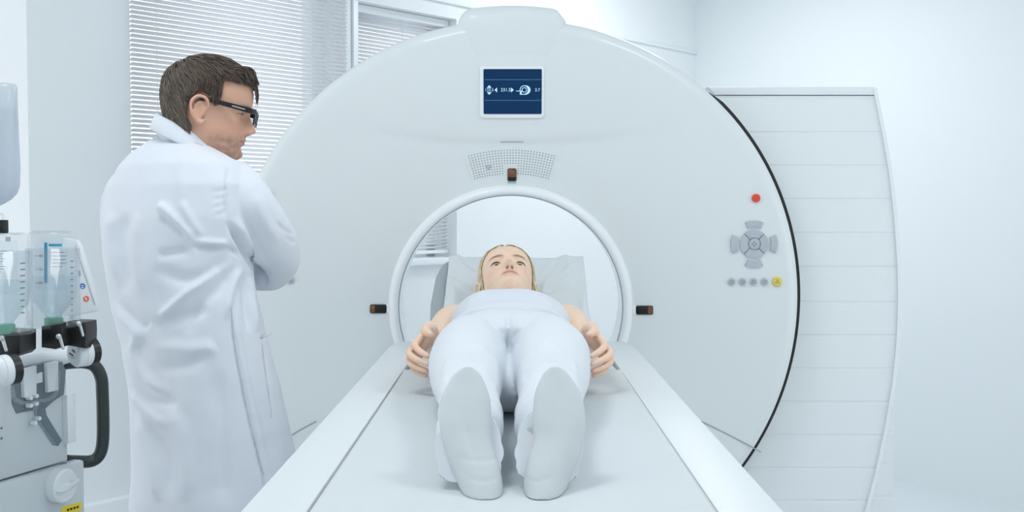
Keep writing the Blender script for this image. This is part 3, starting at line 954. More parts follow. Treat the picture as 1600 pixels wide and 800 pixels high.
def hair_locks(bvh, C, ok, flow, n, L, w, lift, cols, steps=8, base=.004, wave=.0, tip=.0, stop=None):
    parts, colors = [], []
    tries = 0
    while n > 0 and tries < 60000:
        tries += 1
        d = Vector((random.gauss(0, 1), random.gauss(0, 1), random.gauss(0, 1))).normalized()
        h = bvh.ray_cast(C, d)[0]
        if h is None or not ok(h): continue
        pts, rs = [], []
        ln = L * random.uniform(.7, 1.3); ww = w * random.uniform(.7, 1.3); lf = lift * random.uniform(.5, 1.4)
        dd = d.copy(); sw = random.uniform(-.5, .5); ph = random.random() * 6
        for k in range(steps):
            t = k / (steps - 1)
            h = bvh.ray_cast(C, dd)[0]
            if h is None or (stop and stop(h)): break
            pts.append(h + dd * (base + lf * math.sin(min(1, t * 1.4) * PI * .5) * (1 - .35 * t) + tip * t * t))
            rs.append(ww * (math.sin(PI * min(.97, .16 + t * .82)) ** .7) + .0001)
            f = flow(h, dd)
            f = f - dd * f.dot(dd)
            if f.length < 1e-4: break
            f.normalize()
            side = dd.cross(f)
            f = (f + side * (sw * .35 + wave * math.sin(ph + t * 7))).normalized()
            dd = (dd + f * (ln / steps) / max(.05, (h - C).length)).normalized()
        if len(pts) < 4: continue
        tb = tube(pts, rs, 5, 0, flat=.6)
        parts.append(tb)
        colors.append((len(tb[0]), cols(pts[0], random.random())))
        n -= 1
    return parts, colors

def hair_mesh(name, head, ok, H, body, C, flow, n, L, w, lift, cols, cap_off, base=.004, extra=(), **kw):
    bvh = BVHTree.FromPolygons([tuple(v) for v in head[0]], head[1])
    vs = head[0]
    tmp = mesh([head]); nn = get_n(tmp)
    keep = [f for f in head[1] if all(ok(vs[i]) for i in f)]
    used = sorted({i for f in keep for i in f}); rm = {a: b for b, a in enumerate(used)}
    capv = [vs[i] + Vector(nn[i]) * (cap_off * (1 + .35 * noise.noise(vs[i] * 60))) for i in used]
    cap = (capv, [[rm[i] for i in f] for f in keep])
    parts, colors = [cap], [(len(capv), cols(Vector((0, 0, .15)), .25))]
    p2, c2 = hair_locks(bvh, C, ok, flow, n, L, w, lift, cols, base=base, **kw)
    parts += p2; colors += c2
    for e in extra:
        parts.append(e); colors.append((len(e[0]), cols(Vector(e[0][0]), random.random())))
    bpy.data.meshes.remove(tmp)
    me = mesh([tr(p, H) for p in parts])
    o = link(name, me, M_HAIR, body, True)
    cc = np.concatenate([np.tile(np.array(c), (k, 1)) for k, c in colors])
    if len(cc) == len(me.vertices): paint(me, cc)
    else: paint(me, np.tile(np.array(colors[0][1]), (len(me.vertices), 1)))
    return o

def hand_parts(wrist, fwd, palm, L, thumb, curl=.35, spread=.06):
    """generic hand: fwd towards the fingers, palm = direction the palm faces, thumb = side of the thumb"""
    f, pn, s = Vector(fwd).normalized(), Vector(palm).normalized(), Vector(thumb).normalized()
    W = Vector(wrist)
    A = lambda a, b, c: W + f * a * L + s * b * L + pn * c * L
    parts = [loft([superring(A(q, o, 0), s, pn, a * L, b * L, 20, 2.4) for q, o, a, b in ((-.05, 0, .15, .11), (.06, 0, .17, .12), (.2, .01, .20, .11), (.36, .01, .22, .085), (.47, .0, .215, .07), (.5, 0, .19, .05))])]
    for k, (b, ln, r) in enumerate(((.155, .44, .05), (.055, .49, .052), (-.05, .45, .05), (-.145, .36, .044))):
        d = (f + s * (b * spread * 4)).normalized()
        p = A(.46, b, 0); pts = [p]; a = curl * .5
        for q in (.45, .30, .25):
            dr = d * math.cos(a) + pn * math.sin(a)
            p = p + dr * ln * q * L; pts.append(p); a += curl
        parts.append(tube(pts, [r * L, r * .95 * L, r * .88 * L, r * .72 * L], 10, 3, 'round'))
    parts.append(tube([A(.08, .12, .02), A(.25, .27, .06), A(.40, .32, .10), A(.52, .31, .13)], [.075 * L, .066 * L, .056 * L, .045 * L], 10, 3, 'round'))
    return parts

# ------------------------------------------------------------------ the man in the white coat
DY = 2.73
psi = math.radians(36)
DR, DF = Vector((math.cos(psi), -math.sin(psi), 0)), Vector((math.sin(psi), math.cos(psi), 0))
TORSO = [(208, 252, 312), (217, 238, 322), (228, 220, 334), (241, 198, 356), (258, 180, 386), (290, 162, 400), (340, 152, 400), (400, 156, 396), (450, 166, 402), (480, 173, 410), (540, 189, 424), (600, 199, 438), (680, 205, 455), (740, 205, 469), (794, 202, 480)]
def torso_rings(k=1.0, ratio=.66, lo=-1, n=64):
    out = []
    for y, a, b in TORSO[:lo if lo > 0 else None]:
        pa, pb = P(a, y, DY), P(b, y, DY)
        c = (pa + pb) / 2; w_ = (pb.x - pa.x) / 2 * k
        rt = float(np.interp(y, [200, 240, 300, 400, 800], [.80, .62, .60, ratio, .80]))
        A = w_ / math.sqrt(math.cos(psi) ** 2 + (rt * math.sin(psi)) ** 2)
        out.append(superring(c, DR, DF, A, A * rt, n, 2.25))
    return out
# head frame: turned to the right, chin lowered
hy_, hp_ = math.radians(80), math.radians(9)
f0 = Vector((math.sin(hy_), math.cos(hy_), 0)); r0 = Vector((math.cos(hy_), -math.sin(hy_), 0))
fv = f0 * math.cos(hp_) - UP * math.sin(hp_); uv = UP * math.cos(hp_) + f0 * math.sin(hp_)
HDM = frame((0, 0, 0), r0, fv, uv)
HS = 1.0
HDM.translation = P(312, 172, 2.655) - (HDM.to_3x3() @ Vector((.0755, -.014, .106)))
head, hparts, heyes = head_parts(True)
MAN = None
sleeve_r = [(364, 290, 2.69, .062), (386, 312, 2.67, .060), (406, 340, 2.685, .057), (428, 378, 2.73, .057), (437, 405, 2.775, .049), (424, 424, 2.82, .044), (385, 422, 2.90, .046), (330, 405, 2.97, .042), (290, 395, 3.0, .038)]
sleeve_l = [(204, 300, 2.79, .058), (192, 335, 2.83, .057), (198, 385, 2.90, .055), (215, 425, 2.95, .05), (245, 425, 3.0, .046), (275, 410, 3.03, .042), (300, 400, 3.035, .038)]
def sl(line, k=1.0): return [P(a, b, c) for a, b, c, r in line], [r * k for a, b, c, r in line]
bparts = [tr(p, HDM) for p in hparts]
bparts.append(tube([HDM @ Vector((0, -.03, .06)), HDM @ Vector((0, -.035, .01)), P(296, 226, 2.725), P(292, 262, 2.73)], [.050, .052, .056, .07], 24, 4))
bparts.append(loft(torso_rings(.86, .6, 12)[3:]))
for line in (sleeve_r, sleeve_l):
    p_, r_ = sl(line, .5); bparts.append(tube(p_, r_, 16, 3, 'round'))
pr_, _ = sl(sleeve_r); pl_, _ = sl(sleeve_l)
bparts += hand_parts(pr_[-1], (pr_[-1] - pr_[-2]), -DF, .185, UP, .3)
bparts += hand_parts(pl_[-1] + UP * .005, (DR * .35 + UP * .9), -DF, .175, -DR, .4)
hipc = P(330, 640, DY)
for s in (-1, 1):
    h_ = hipc + DR * s * .075
    bparts.append(tube([h_ + UP * .12, h_ - UP * .05, Vector((h_.x, h_.y + .01, .5)), Vector((h_.x - .0, h_.y - .01, .3)), Vector((h_.x, h_.y, .08))], [.07, .062, .05, .048, .038], 16, 3))
    bparts.append(tube([Vector((h_.x, h_.y, .06)) - DF * .04, Vector((h_.x, h_.y, .045)) + DF * .08, Vector((h_.x, h_.y, .035)) + DF * .17], [.038, .036, .028], 14, 3, 'round'))
me = union(bparts, .0028, 3)
skin_colors(me, HDM, (214, 168, 144), True)
MAN = link('person', me, M_SKIN, None, True, Vector((hipc.x, hipc.y, 0)))
tag(MAN, 'man in a long white coat and black-rimmed glasses standing at the table with folded arms', 'person')
add_eyes(MAN, HDM, heyes, (0, 1, -.12), (110, 96, 80), False)
# hair
HCt = Vector((0, -.008, .125))
def m_line(p):
    az = math.degrees(math.atan2(abs(p.x), p.y))
    zl = float(np.interp(az, [0, 20, 38, 52, 64, 78, 86, 96, 108, 122, 150, 180], [.188, .190, .193, .180, .160, .132, .098, .142, .138, .092, .066, .060]))
    return p.z > zl + .003 * noise.noise(p * 120)
wh = Vector((.0, -.62, .78)).normalized()
def m_flow(h, d):
    f = d * d.dot(wh) - wh
    if h.y > .02 and h.z > .15: f += Vector((-.2, .2, .15))
    if abs(h.x) > .045 and h.z < .17 and h.y > -.03: f += Vector((0, -.9, -.55))
    return f
def m_col(p, r):
    g = max(0, min(1, (.13 - p.z) / .07)) * .5 + max(0, min(1, (-p.y - .03) / .06)) * .35
    a = np.array(lin((70, 56, 45))); b = np.array(lin((136, 127, 117)))
    t = min(1, g * .6 + .3 * r); return (a * (1 - t) + b * t) * (.65 + .7 * random.random())
fr = []
for i in range(150):
    x = random.uniform(-.05, .058); y0 = .074 - x * x * 6; z0 = .199 - x * x * 2
    b0 = Vector((x, y0, z0)); up_ = random.uniform(.6, 1.3)
    fr.append(tube([b0 + Vector((0, -.03, .012)), b0 + Vector((0, -.008, .022 * up_)), b0 + Vector((random.uniform(-.006, .006), .014, .021 * up_)), b0 + Vector((random.uniform(-.01, .01), .022, .010 * up_)), b0 + Vector((random.uniform(-.012, .012), .028 + random.uniform(-.004, .004), -.004))], [.001, .0016, .0015, .0011, .0004], 6, 3, flat=.6))
hair_mesh('hair', head, m_line, HDM, MAN, HCt, m_flow, 5200, .046, .0011, .0060, m_col, .007, base=.0055, extra=fr, wave=.22, tip=.001, stop=lambda h: h.z < .050 or (h.y > .004 and h.z < .120 and abs(h.x) > .03) or (h.y > .028 and h.z < .176 and abs(h.x) > .03) or ((h.y + .012) / .026) ** 2 + ((h.z - .106) / .037) ** 2 < 1 and abs(h.x) > .045)
# glasses
gl = empty('glasses', HDM @ Vector((0, .09, .115))); gl.parent = MAN; gl.location = gl.location - ORG[MAN.name]; 
ORG[gl.name] = HDM @ Vector((0, .09, .115))
FRG = frame(HDM @ Vector((0, .1105, .1135)), HDM.to_3x3() @ Vector((1, 0, 0)), HDM.to_3x3() @ Vector((0, 0, 1)), HDM.to_3x3() @ Vector((0, 1, 0)))
fparts = []
for s in (-1, 1):
    o = rrect(s * .036 - .027, -.019, s * .036 + .027, .017, .006, 5); i_ = rrect(s * .036 - .0225, -.0155, s * .036 + .0225, .0125, .004, 5)
    n = len(o); vs = [Vector((p[0], p[1] , 0 )) for p in o] + [Vector((p[0], p[1], 0)) for p in i_] + [Vector((p[0], p[1], -.004)) for p in o] + [Vector((p[0], p[1], -.004)) for p in i_]
    fs = []
    for j in range(n):
        k = (j + 1) % n
        fs += [[j, k, n + k, n + j], [2 * n + k, 2 * n + j, 3 * n + j, 3 * n + k], [k, j, 2 * n + j, 2 * n + k], [n + j, n + k, 3 * n + k, 3 * n + j]]
    fparts.append(tr((vs, fs), FRG))
    ob('lens', prism(i_, .0015, 0, FRG @ Matrix.Translation((0, 0, -.0012))), M_LENS, gl, False)
fparts.append(tr(tube([(-.010, .006, -.002), (0, .0085, -.001), (.010, .006, -.002)], .0022, 8, 3), FRG))
ob('frame', fparts, M_GLASSES, gl, 40)
for s in (-1, 1):
    pts = [(s * .062, .111, .1225), (s * .0745, .101, .1235), (s * .0785, .06, .1275), (s * .0795, .01, .132), (s * .079, -.012, .1315), (s * .078, -.026, .121)]
    hs = [.0062, .0062, .0056, .0048, .0038, .0030]
    rr = []
    for p, h in zip(catmull(pts, 5), np.interp(np.linspace(0, 5, 26), range(6), hs)):
        p = Vector(p)
        rr.append([HDM @ (p + Vector((s * a, 0, b))) for a, b in ((-.0014, -h), (.0014, -h), (.0014, h), (-.0014, h))])
    t = ob('temple', loft(rr), M_GLASSES, gl, 30)
    ob('inlay', loft([[HDM @ (Vector((s * (x + .0018), y, .1275 - .11 * (y - .06))) + Vector((s * a, 0, b))) for a, b in ((0, -.0012), (.0006, -.0012), (.0006, .0012), (0, .0012))] for x, y in ((.0768, .086), (.0788, .056))]), M_SILVER, t, False)
# trousers and shoes
tp = []
for s in (-1, 1):
    h_ = hipc + DR * s * .075
    tp.append(tube([h_ + UP * .10, h_ - UP * .08, Vector((h_.x, h_.y + .01, .55)), Vector((h_.x, h_.y, .3)), Vector((h_.x, h_.y - .01, .09))], [.085, .078, .072, .070, .070], 24, 3))
tp.append(loft([superring(hipc + UP * z, DR, DF, .145 * k, .09 * k, 32) for z, k in ((-.05, .8), (.05, 1), (.2, .95))]))
me = union(tp, .008, 3); sculpt(me, [], [(9, .006, (1, 1, .5))])
tr_o = link('trousers', me, M_DENIM, MAN, True); tr_o['label'] = 'blue denim trousers below the coat hem'
for s in (-1, 1):
    h_ = hipc + DR * s * .088; b = Vector((h_.x, h_.y, 0))
    rr = []
    for q, w_, hh in ((-.075, .022, .055), (-.065, .034, .075), (-.02, .038, .085), (.04, .04, .075), (.10, .046, .058), (.16, .045, .048), (.20, .034, .04), (.215, .015, .026)):
        rr.append(superring(b + DF * q + UP * (hh / 2), DR, UP, w_, hh / 2, 24, 2.8))
    ob('shoe', loft(rr), M_SHOE, MAN, True)
# the coat
def coat_union():
    R = torso_rings(1.0, .66)
    last = R[-1]; c = sum(last, Vector()) / len(last)
    parts = [loft(R)]
    for line in (sleeve_r, sleeve_l):
        p_, r_ = sl(line); parts.append(tube(p_, r_, 24, 4, 'round'))
    # bunched cloth inside the right elbow
    return union(parts, .0048, 5)
me = coat_union()
FOLDS = [
    ([(352, 345), (380, 388), (404, 425), (418, 446)], 4.5, -.014),
    ([(362, 340), (392, 385), (414, 422)], 7, .007),
    ([(300, 385), (330, 388), (358, 389), (378, 402)], 4, -.007), ([(300, 377), (335, 379), (356, 381)], 5, .005),
    ([(306, 378), (286, 356), (262, 330), (246, 318)], 7, .007), ([(318, 372), (296, 338), (282, 312)], 6, .004), ([(294, 372), (270, 350), (250, 340)], 6, -.005),
    ([(245, 398), (270, 395), (300, 390)], 7, -.006), ([(240, 420), (290, 436), (330, 426), (356, 408)], 10, -.007),
    ([(364, 408), (330, 430), (300, 452), (262, 486), (246, 500)], 7, .008), ([(372, 416), (340, 450), (310, 480), (290, 520)], 9, -.006),
    ([(378, 418), (362, 450), (352, 500)], 6, .005), ([(392, 432), (396, 470), (404, 520)], 5, .005), ([(384, 425), (384, 470), (390, 520)], 5, -.005), ([(404, 440), (412, 480), (420, 540)], 4, -.004),
    ([(330, 300), (344, 298), (356, 292)], 2.5, -.0014), ([(330, 312), (344, 310), (354, 304)], 2.5, -.0014), ([(332, 325), (346, 321), (354, 316)], 2.5, -.0014), ([(334, 338), (346, 333), (353, 329)], 2.5, -.0012),
    ([(356, 262), (351, 300), (351, 345)], 2.2, -.004),
    ([(180, 470), (196, 495), (216, 520), (212, 552), (234, 596), (262, 616)], 8, .009), ([(186, 470), (214, 500), (234, 512)], 7, -.006),
    ([(200, 560), (226, 606), (250, 622), (278, 634)], 9, -.007), ([(205, 610), (230, 640), (262, 670)], 8, .006),
    ([(214, 640), (226, 690), (240, 745), (246, 785)], 9, .008), ([(232, 650), (258, 710), (262, 780)], 10, -.006), ([(262, 640), (282, 672), (292, 730), (290, 785)], 12, .006),
    ([(236, 510), (262, 502), (300, 490), (330, 482)], 9, -.006), ([(232, 540), (280, 545), (320, 545), (336, 536)], 12, .005), ([(240, 575), (290, 570), (330, 550)], 10, -.005),
    ([(360, 478), (368, 544), (388, 648), (412, 744), (420, 790)], 2.4, -.005), ([(368, 480), (377, 544), (398, 648), (420, 740)], 5, .003),
    ([(412, 535), (420, 600), (426, 645)], 2.2, -.003), ([(408, 530), (424, 521)], 2.2, -.005),
    ([(330, 560), (344, 640), (350, 740), (346, 790)], 14, -.005), ([(176, 330), (172, 380), (186, 450)], 9, .006), ([(196, 330), (190, 390), (202, 460)], 9, -.005),
    ([(216, 330), (212, 400), (222, 460)], 10, .004), ([(430, 345), (446, 360), (460, 366)], 3, -.003), ([(446, 368), (456, 376), (464, 378)], 2.5, -.003),
    ([(400, 300), (412, 340), (440, 386)], 8, .003), ([(286, 235), (282, 280), (284, 320)], 9, .002),
]
FOLDS = [(l, w, h * 1.6) for l, w, h in FOLDS]
sculpt(me, FOLDS, [(5, .006, (1, 1, .6)), (14, .0028, (1, 1, .6)), (34, .0009, (1, 1, 1))])
COAT = link('coat', me, M_COAT, MAN, True); COAT['label'] = 'long white cotton coat'
coat_bvh = BVHTree.FromPolygons([tuple(v.co + ORG[MAN.name]) for v in me.vertices], [list(p.vertices) for p in me.polygons])
def on_coat(px, py, off=.0006):
    a, b = (px - 800) / F_PX, (400 - py) / F_PX
    d = Vector((a, CP + b * SP, -SP + b * CP)).normalized()
    h = coat_bvh.ray_cast(Vector((0, 0, HC)), d)
    return h[0] + h[1] * off if h[0] else P(px, py, DY)
for name, ln in (('side_seam', [(361, 482), (364, 510), (368, 544), (377, 592), (388, 648), (400, 696), (412, 742)]), ('pocket_seam', [(424, 521), (416, 527), (409, 531), (412, 560), (417, 600), (423, 640), (424, 652)]), ('yoke_seam', [(262, 221), (280, 220), (300, 222), (318, 228)])):
    ob(name, tube([on_coat(*q) for q in catmull(ln, 4)], .0008, 6), M_COAT_SEAM, COAT, True)
# collar
cc = P(294, 216, 2.735)
def cring(dz, a, b, tilt, n=56, off=0.0):
    o = []
    for j in range(n + 1):
        t = math.radians(-62 + 304 * j / n) + PI / 2 + PI / 2 + math.radians(-0)
        e = DF * 0
        q = DR * (a * math.cos(t)) + DF * (b * math.sin(t))
        k = q.dot(DF) / b
        o.append(cc + q + UP * (dz - tilt * k) + DF * off)
    return o
def ring_open(dz, a, b, tilt, off=0.0, n=56):
    o = []
    for j in range(n + 1):
        t = math.radians(90 + 28 + 304 * j / n)      # open at the throat
        q = DR * (a * math.cos(t)) + DF * (b * math.sin(t))
        k = q.x / a
        o.append(cc + q + UP * (dz - tilt * k) + DF * off)
    return o
rows = [ring_open(-.030, .070, .072, .040), ring_open(.000, .067, .069, .037), ring_open(.020, .065, .067, .033), ring_open(.025, .069, .071, .033), ring_open(.019, .073, .075, .034), ring_open(.003, .079, .080, .037), ring_open(-.013, .086, .086, .040), ring_open(-.016, .085, .085, .040)]
clr = ob('collar', loft(rows, closed=False), M_COAT, COAT, True)
md = clr.modifiers.new('t', 'SOLIDIFY'); md.thickness = .003; md.offset = 0

# ------------------------------------------------------------------ the woman on the table
ZS = ZM + .004
X0 = -.005
hroll = math.radians(5)
th2 = math.radians(31)
bx, by, bz = Vector((-1, 0, 0)), Vector((0, -math.sin(th2), math.cos(th2))), Vector((0, math.cos(th2), math.sin(th2)))
HDW = frame((X0 + .0, 3.144, 1.209), bx, by, bz) @ Matrix.Rotation(hroll * .8, 4, 'Y') @ Matrix.Rotation(math.radians(2), 4, 'Z')
whead, wparts, weyes = head_parts(False)
wb = [tr(p, HDW) for p in wparts]
wb.append(tube([HDW @ Vector((0, -.03, .06)), HDW @ Vector((0, -.032, .01)), Vector((X0, 3.07, ZS + .125)), Vector((X0, 2.99, ZS + .11))], [.046, .048, .052, .075], 24, 4))
WT_ = [(2.53, .11, .09, .06), (2.57, .14, .09, .075), (2.64, .145, .092, .082), (2.72, .122, .092, .082), (2.80, .118, .095, .085), (2.88, .135, .105, .098), (2.95, .15, .10, .09), (3.01, .15, .095, .075), (3.06, .10, .10, .055)]
wb.append(loft([superring(Vector((X0, y, ZS + z)), Vector((1, 0, 0)), UP, a, h, 40, 2.5) for y, a, z, h in WT_]))
for s in (-1, 1):
    wb.append(tube([(X0 + s * .085, 2.56, ZS + .092), (X0 + s * .085, 2.42, ZS + .09), (X0 + s * .07, 2.10, ZS + .07), (X0 + s * .068, 1.92, ZS + .070), (X0 + s * .058, 1.80, ZS + .068), (X0 + s * .052, 1.755, ZS + .068)], [.072, .066, .045, .040, .030, .028], 18, 4))
    wb.append(tube([(X0 + s * .045, 1.712, ZS + .035), (X0 + s * .052, 1.75, ZS + .07), (X0 + s * .060, 1.775, ZS + .110)], [.014, .014, .008], 14, 4, 'round'))
    # arm
    wb.append(tube([(X0 + s * .12, 3.005, ZS + .122), (X0 + s * .150, 2.985, ZS + .128), (X0 + s * .170, 2.92, ZS + .112), (X0 + s * .182, 2.845, ZS + .088), (X0 + s * .184, 2.80, ZS + .090), (X0 + s * .183, 2.71, ZS + .113), (X0 + s * .182, 2.655, ZS + .124)], [.04, .042, .038, .033, .034, .029, .0215], 18, 4))
    dz = 1.065 - .0 if False else 0
    def Q(x, y, z): return Vector((X0 + s * x, y, 1.196 + (z - 1.19) * .87))
    palm = [Q(.184, 2.66, 1.199), Q(.192, 2.635, 1.19), Q(.203, 2.605, 1.170)]
    axp = Vector((s * .35, 0, -1)).normalized(); pn = Vector((s * .92, -.1, .38)).normalized()
    wb.append(loft([superring(Q(.186, 2.665, 1.196), axp, pn, .024, .019, 20), superring(Q(.190, 2.645, 1.188), axp, pn, .031, .018, 20), superring(Q(.198, 2.625, 1.176), axp, pn, .037, .015, 20), superring(Q(.204, 2.606, 1.165), axp, pn, .037, .012, 20), superring(Q(.207, 2.598, 1.162), axp, pn, .034, .008, 20)]))
    for line, r in (([(.197, 2.606, 1.192), (.212, 2.568, 1.174), (.200, 2.545, 1.160), (.181, 2.530, 1.150)], .0081),
                    ([(.205, 2.606, 1.174), (.224, 2.562, 1.154), (.209, 2.538, 1.141), (.182, 2.522, 1.131)], .0083),
                    ([(.209, 2.608, 1.155), (.226, 2.567, 1.134), (.210, 2.543, 1.121), (.184, 2.527, 1.1125)], .0080),
                    ([(.208, 2.612, 1.139), (.218, 2.580, 1.117), (.207, 2.560, 1.104), (.187, 2.546, 1.097)], .0070)):
        wb.append(tube([Q(*p) for p in line], [r * 1.08, r, r * .93, r * .78], 12, 4, 'round'))
    wb.append(tube([Q(.180, 2.655, 1.204), Q(.190, 2.625, 1.208), Q(.190, 2.598, 1.204), Q(.179, 2.575, 1.198)], [.014, .0125, .0105, .0088], 12, 4, 'round'))
me = union(wb, .0019, 3)
skin_colors(me, HDW, (238, 208, 184), False)
v = get_v(me); ca = me.color_attributes['Col']
a = np.empty(len(v) * 4); ca.data.foreach_get('color', a); a = a.reshape(-1, 4)
tips = np.zeros(len(v))
for s in (-1, 1):
    for t in ((9, 9, 9), (.181, 2.530, 1.150), (.182, 2.522, 1.131), (.184, 2.527, 1.1125), (.187, 2.546, 1.097), (.180, 2.566, 1.196), (.224, 2.562, 1.154), (.226, 2.567, 1.134), (.212, 2.568, 1.174)):
        tips = np.maximum(tips, np.exp(-(np.linalg.norm(v - np.array((X0 + s * t[0], t[1], t[2])), axis=1) / .012) ** 2))
tips *= .55
hand = np.clip((2.68 - v[:, 1]) / .04, 0, 1) * (v[:, 1] > 2.45) * (np.abs(v[:, 0] - X0) > .165) * .12
tt = np.maximum(tips, hand)[:, None]
a[:, :3] = a[:, :3] * (1 - tt) + np.array(lin((226, 158, 138))) * tt
ca.data.foreach_set('color', a.ravel())
WOMAN = link('person', me, M_SKIN, None, True, Vector((X0, 2.5, ZS)))
tag(WOMAN, 'fair-haired woman in white lying on her back on the table with hands at her sides', 'person')
add_eyes(WOMAN, HDW, weyes, (0, 1, -.08), (104, 114, 92))
def w_line(p):
    az = math.degrees(math.atan2(abs(p.x), p.y))
    zl = float(np.interp(az, [0, 25, 45, 60, 72, 82, 95, 110, 180], [.186, .184, .172, .148, .112, .08, .10, .07, .03]))
    return p.z > zl
ww = Vector((.10, .96, .26)).normalized()
def w_flow(h, d):
    return d * d.dot(ww) - ww + Vector((0, -.25, -.15))
def w_col(p, r):
    a_ = np.array(lin((192, 175, 136))); b_ = np.array(lin((236, 226, 198)))
    return (a_ * (1 - r) + b_ * r) * (.85 + .25 * random.random())
ex = []
for s in (-1, 1):
    for i in range(200):
        q = random.random()
        x0 = s * (.055 + .018 * random.random()); 
        b0 = Vector((s * (.045 + .022 * q), .055 - .035 * q, .175 - .02 * q))
        ex.append(tube([b0, b0 + Vector((s * (.022 - .004 * q), -.028, -.03)), b0 + Vector((s * (.032 - .010 * q), -.050, -.07)), Vector((s * (.083 + .006 * random.random()), -.02 - .03 * q, .07 - .02 * q)), Vector((s * (.078 + .010 * random.random()), -.035 - .03 * q, .035 - .02 * random.random()))], [.0008, .0017, .002, .0018, .0006], 6, 4, flat=.7))
hair_mesh('hair', whead, w_line, HDW, WOMAN, HCt, w_flow, 2800, .075, .0015, .0032, w_col, .006, base=.0035, extra=ex, wave=.12)

# clothes
def loose(rings_y, e=2.5): return loft([superring(Vector((X0, y, ZS + z)), Vector((1, 0, 0)), UP, a_, h, 56, e) for y, a_, z, h in rings_y])
tpz = []
for s in (-1, 1):
    tpz.append(tube([(X0 + s * .083, 2.60, ZS + .096), (X0 + s * .0875, 2.48, ZS + .095), (X0 + s * .084, 2.36, ZS + .091), (X0 + s * .081, 2.22, ZS + .083), (X0 + s * .073, 2.08, ZS + .073), (X0 + s * .066, 1.95, ZS + .068), (X0 + s * .063, 1.82, ZS + .063), (X0 + s * .060, 1.73, ZS + .058), (X0 + s * .057, 1.685, ZS + .052)], [.085, .085, .083, .070, .057, .053, .052, .050, .048], 32, 4))
tpz.append(loose([(2.50, .150, .088, .074), (2.56, .164, .094, .088), (2.62, .160, .096, .092), (2.68, .140, .096, .090), (2.735, .126, .096, .088), (2.742, .118, .096, .080)]))
tpz.append(ball((X0, 2.38, ZS + .055), (.10, .14, .053), 24, 14))
me = union(tpz, .0042, 4)
WF = [([(688, 590), (705, 562), (735, 552), (770, 566), (784, 600)], 4, .006), ([(692, 610), (706, 578), (735, 562), (768, 580), (782, 615)], 3.5, -.006), ([(686, 620), (700, 592)], 4, .005), ([(772, 596), (784, 640)], 4, .005),
      ([(806, 600), (822, 566), (858, 552), (890, 562), (906, 590)], 4, .006), ([(810, 612), (826, 578), (858, 562), (888, 576), (904, 604)], 3.5, -.006),
      ([(800, 640), (812, 610), (822, 590)], 4, .005), ([(722, 546), (745, 540), (765, 548)], 5, .003), ([(835, 546), (856, 540), (880, 548)], 5, .003),
      ([(757, 495), (775, 520), (790, 545)], 6, -.004), ([(836, 500), (816, 520), (800, 545)], 6, -.004), ([(794, 490), (794, 520), (794, 560)], 3, -.006), ([(802, 492), (803, 520), (800, 545)], 3, .003)]
sculpt(me, [(l, w, h * 1.5) for l, w, h in WF], [(11, .003, (1, .8, 1))])
v = get_v(me); n = get_n(me)
heel = P(757, 781, 1.632); SN = np.array((0, -.74, .67))
def cuff(v, lim):
    d = (v - np.array((0, heel.y, heel.z))) @ SN
    e = np.maximum(0, d - lim)
    return v - e[:, None] * SN
y = v[:, 1]
amp = np.clip((2.02 - y) / .14, 0, 1)
g = np.array([noise.noise(Vector((p[0] * 9, p[1] * 34 + 5 * p[2], p[2] * 10))) for p in v])
g2 = np.array([noise.noise(Vector((p[0] * 22 + 7, p[1] * 20, p[2] * 22))) for p in v])
v = v + n * (amp * (.006 * g + .0035 * g2))[:, None]
v = cuff(v, -.041)
v[:, 2] = np.maximum(v[:, 2], ZS + .001)
set_v(me, v)
TRO = link('trousers', me, M_TROUSER, WOMAN, True)
ob('waistband', loft([superring(Vector((X0, y_, ZS + .096)), Vector((1, 0, 0)), UP, a_, h_, 56, 2.5) for y_, a_, h_ in ((2.690, .1375, .0905), (2.692, .1405, .0935), (2.722, .1325, .0920), (2.725, .1295, .0890))]), M_TROUSER, TRO, True)
ob('button', prism(circle((0, 0), .0085, 20), .004, .0012, frame((X0 + .006, 2.70, ZS + .191), Vector((1, 0, 0)), Vector((0, .3, .95)).normalized(), Vector((0, -.95, .3)).normalized())), M_SHIRT, TRO, 40)
sp_ = [(2.664, .130, .098, .088), (2.667, .150, .098, .1025), (2.69, .150, .098, .1025), (2.72, .142, .099, .1015), (2.77, .134, .100, .100), (2.83, .146, .105, .109), (2.88, .152, .108, .112), (2.93, .155, .106, .104), (2.98, .150, .103, .090), (3.03, .118, .105, .072), (3.055, .075, .112, .055), (3.058, .062, .112, .045)]
me = union([loose(sp_, 2.4)], .0042, 4)
sculpt(me, [([(735, 486), (790, 484), (850, 488)], 5, .004), ([(740, 474), (790, 470), (856, 476)], 5, -.003), ([(724, 480), (745, 462), (770, 455)], 5, .003), ([(866, 480), (850, 464), (828, 456)], 5, .003)], [(12, .0035, (1, 1, 1))])
v = get_v(me); v[:, 2] = np.maximum(v[:, 2], ZS + .001); set_v(me, v)
link('shirt', me, M_SHIRT, WOMAN, True)
